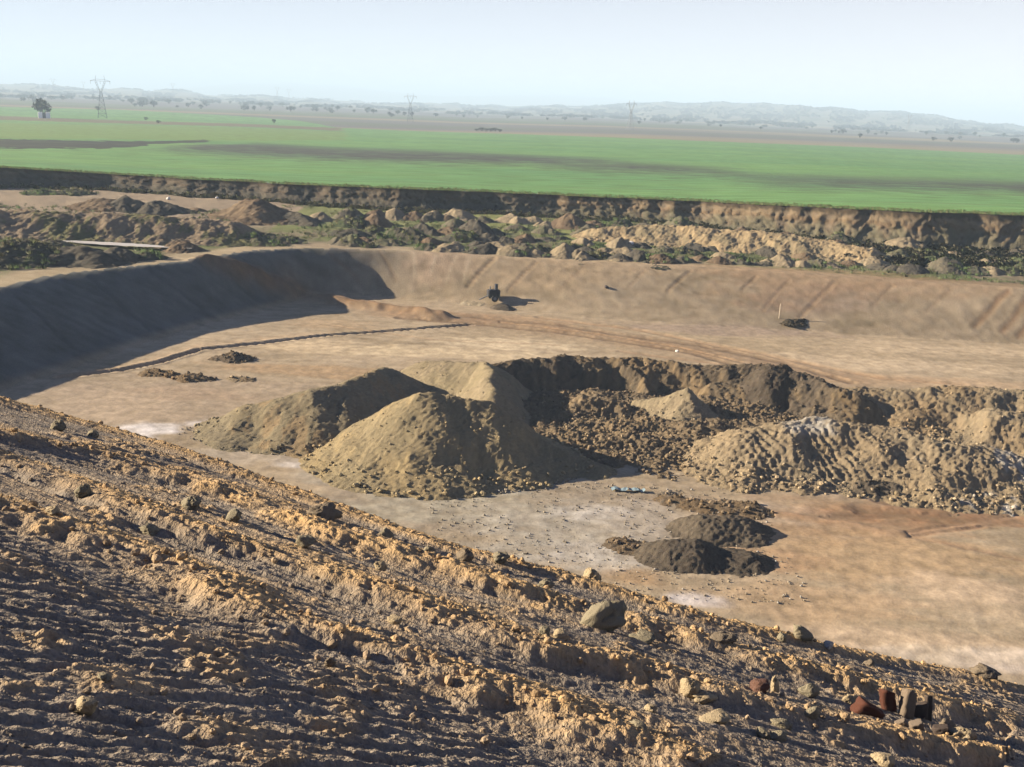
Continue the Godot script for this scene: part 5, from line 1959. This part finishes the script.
func build_plain() -> void:
	# the small pump at the foot of the far slope
	var y := height(-1.7, -75.6)
	var pump := root("water_pump", Vector3(-1.7, y, -75.6), 0.3)
	var st := solid()
	block(st, Vector3(0, 0.62, 0), Vector3(0.95, 0.5, 0.6), 0.06)
	put("engine_housing", done(st), M.dark, pump)
	st = solid()
	drum(st, Vector3(0.2, 0.85, 0), Vector3(0.2, 1.3, 0), 0.13, 0.13)
	put("tank", done(st), flat(Color(0.05, 0.055, 0.07)), pump)
	st = solid()
	drum(st, Vector3(-0.3, 0.85, 0.1), Vector3(-0.3, 1.15, 0.1), 0.04, 0.04, 8)
	put("exhaust", done(st), M.steel, pump)
	for s in [-1.0, 1.0]:
		st = solid()
		drum(st, Vector3(0, 0.25, s * 0.36), Vector3(0, 0.25, s * 0.48), 0.26, 0.26, 14)
		var wheel := put("wheel", done(st), M.dark, pump)
		st = solid()
		drum(st, Vector3(0, 0.25, s * 0.34), Vector3(0, 0.25, s * 0.5), 0.12, 0.12, 10)
		put("hub", done(st), M.steel, wheel)
	st = solid()
	bar(st, Vector3(-0.45, 0.4, 0), Vector3(-1.1, 0.12, 0), 0.07)
	put("draw_bar", done(st), M.steel, pump)
	tag(pump, "small dark wheeled pump at the foot of the far slope", "pump")
	y = height(19.4, -72.6)
	st = solid()
	block(st, Vector3(0, 0.55, 0), Vector3(0.06, 1.1, 0.05), 0.01)
	tag(put("marker_stake", done(st), flat(Color(0.5, 0.42, 0.32)), self, Vector3(19.4, y, -72.6)), "pale marker stake at the foot of the far slope", "stake")
	big_heap("brush_pile", Vector3(20.2, height(20.3, -72.3), -72.3), [[20.0, -72.0, 0.2, 20.7, -72.2, 0.22, 0.7, 0.1], [20.7, -72.2, 0.2, 21.6, -72.8, 0.12, 0.9, 0.1]], 0.05, 0.2, 0.2, soil(Color(0.05, 0.045, 0.035), Color(0.12, 0.09, 0.06)), "dark pile of brush and debris beside the pale marker stake", "debris pile")
	var dark_stone := put("dark_stone", stone_mesh(91, 0.3, 0.8), flat(Color(0.06, 0.05, 0.05)), self, Vector3(6.9, height(6.9, -75.9) + 0.1, -75.9))
	dark_stone.scale = Vector3.ONE * 0.35
	tag(dark_stone, "lone dark stone low on the far slope", "stone")
	for k in 2:
		var x := 4.5 + 0.7 * k
		st = solid()
		for i in 5:
			var a0 := Vector3(0.13 * i - 0.3, 0.06 + 0.07 * absf(sin(i * 2.1 + k)), -0.14 - 0.05 * sin(i * 1.3))
			var a1 := Vector3(0.13 * (i + 1) - 0.3, 0.06 + 0.07 * absf(sin((i + 1) * 2.1 + k)), -0.14 - 0.05 * sin((i + 1) * 1.3))
			var b0 := a0 + Vector3(0.03, 0.05 * sin(i * 3.0), 0.3)
			var b1 := a1 + Vector3(0.03, 0.05 * sin((i + 1) * 3.0), 0.3)
			for v: Vector3 in [a0, b0, a1, a1, b0, b1]:
				st.add_vertex(v)
		tag(put("plastic_scrap", done(st), flat(Color(0.13, 0.18, 0.21), 0.7), self, Vector3(x, height(x, -38.2), -38.2)), ["crumpled pale blue plastic scrap in the shadow of the nearest heap, left one", "crumpled pale blue plastic scrap at the tip of the heap's shadow, right one"][k], "plastic scrap")  # colour darkened as if the heap shadow lay on the scraps

	# far things
	var protos := [make_tree(0, 420, 0.14), make_tree(1, 380, 0.08), make_tree(2, 300, 0.04)]
	var lone := bearing(-24.9, 472.0)
	plant_tree(make_tree(6, 900, 0.36), "tree", lone, 8.6, 8.0, "lone round crowned tree standing in the fields beside the white shed", "tree", "")
	var hut := root("white_shed", bearing(-24.82, 466.0), 0.4)
	for s in [-1.0, 1.0]:
		st = solid()
		block(st, Vector3(s * 1.45, 1.15, 0), Vector3(1.6, 2.4, 2.2), 0.1)
		put("wall", done(st), M.white, hut)
	st = solid()
	block(st, Vector3(0, 1.1, -0.3), Vector3(1.3, 2.2, 1.4), 0.02)
	put("door", done(st), M.dark, hut)
	tag(hut, "small white shed with a dark doorway under the lone tree", "shed")
	var pylon := make_pylon(18.6, 0.11)
	pylon.name = "pylon"
	add_child(pylon)
	pylon.position = bearing(-22.1, 510.0)
	pylon.rotation.y = 0.35
	tag(pylon, "tall lattice pylon at the left, right of the lone tree", "pylon", "power line pylons")
	for e: Array in [[-6.2, 700.0, 1.0, "lattice pylon on the plain left of centre above the green field"], [5.9, 640.0, 0.95, "lattice pylon on the plain right of centre above the green field"], [20.3, 1400.0, 1.2, "faint far lattice pylon at the right before the wooded ridge"], [-24.3, 2300.0, 1.55, "faint far pylon on the left skyline, first from the left edge"], [-22.9, 2400.0, 1.3, "faint far pylon on the left skyline, between the first one and the tall pylon"], [-18.6, 2300.0, 1.5, "faint far pylon on the skyline right of the tall pylon"], [-13.3, 2500.0, 1.7, "left of the two faint pylons before the far mountain"], [-12.7, 2550.0, 1.7, "right of the two faint pylons before the far mountain"]]:
		var t: Node3D = pylon.duplicate()
		t.name = numbered("pylon")
		add_child(t)
		t.position = bearing(e[0], e[1])
		t.scale = Vector3.ONE * e[2]
		t.rotation.y = 0.35 + rng.randf_range(-0.3, 0.3)
		tag(t, e[3], "pylon", "power line pylons")
	for e: Array in [[-19.4, 428.0, 1.6, "dark bush beside the farm track on the left"], [-20.0, 490.0, 1.8, "grey bush behind the dark one on the left farm track"], [-22.3, 700.0, 3.2, "bush beside the foot of the tall pylon"], [-13.5, 520.0, 2.4, "lone dark bush on the farm track right of the pylon"], [-7.2, 870.0, 4.0, "lone bush in the ploughed plain left of centre"], [18.0, 780.0, 4.0, "lone dark bush on the plain right of centre"], [21.6, 800.0, 3.6, "low dark bush on the plain at the right"], [22.4, 790.0, 4.2, "round dark bush on the plain at the right, beside the low one"]]:
		plant_tree(protos[2], "bush", bearing(e[0], e[1]), e[2], e[2] * 1.2, e[3], "bush", "bushes on the plain")
	for k in 6:
		var deg := -2.55 + 0.26 * k
		plant_tree(protos[2], "bush", bearing(deg, 500.0 + 6.0 * sin(k * 2.0)), 1.5 + 0.8 * absf(sin(k * 1.3)), 3.4, "low dark bush in the short row on the plain at centre", "bush", "short row of bushes on the plain")
	for k in 340:
		var deg := rng.randf_range(-29, -8) if k < 190 else rng.randf_range(-8, 29)
		var rr := rng.randf_range(950, 1700) if k < 190 else rng.randf_range(900, 1800)
		var clump := fb.get_noise_2d(deg * 9.0, rr * 0.02)
		if clump < -0.2:
			continue
		var s := rng.randf_range(3.5, 7.0) * (1.0 if k < 190 else 0.8)
		plant_tree(protos[k % 3], "tree", bearing(deg, rr), s, s * rng.randf_range(0.9, 1.5), "hazy tree in the scattered rows of trees across the far plain" if k < 190 else "hazy tree on the far plain before the wooded ridge", "tree", "trees on the left of the far plain" if k < 190 else "trees on the right of the far plain")
	var xf := []
	var cols := []
	for k in 20000:
		var deg := rng.randf_range(-33, 33)
		var rr := rng.randf_range(1450, 3500)
		var n := fb.get_noise_2d(deg * 4.0, rr * 0.012)
		if n < (-0.1 if deg > -2.0 else 0.08):
			continue
		var s := rng.randf_range(3.0, 6.5)
		xf.append(Transform3D(Basis(Vector3.UP, rng.randf() * TAU) * Basis.from_scale(Vector3(s * 1.4, s, s * 1.4)), bearing(deg, rr) - Vector3(0, 0.5, 0)))
		cols.append(Color(0.045, 0.055, 0.035).lerp(Color(0.11, 0.08, 0.05), rng.randf()) * rng.randf_range(0.7, 1.3))
	scatter("far_woods", crown_mesh(11, 80, 0.13, 0.9), M.leaf, xf, cols)
	for p in protos:
		p.free()
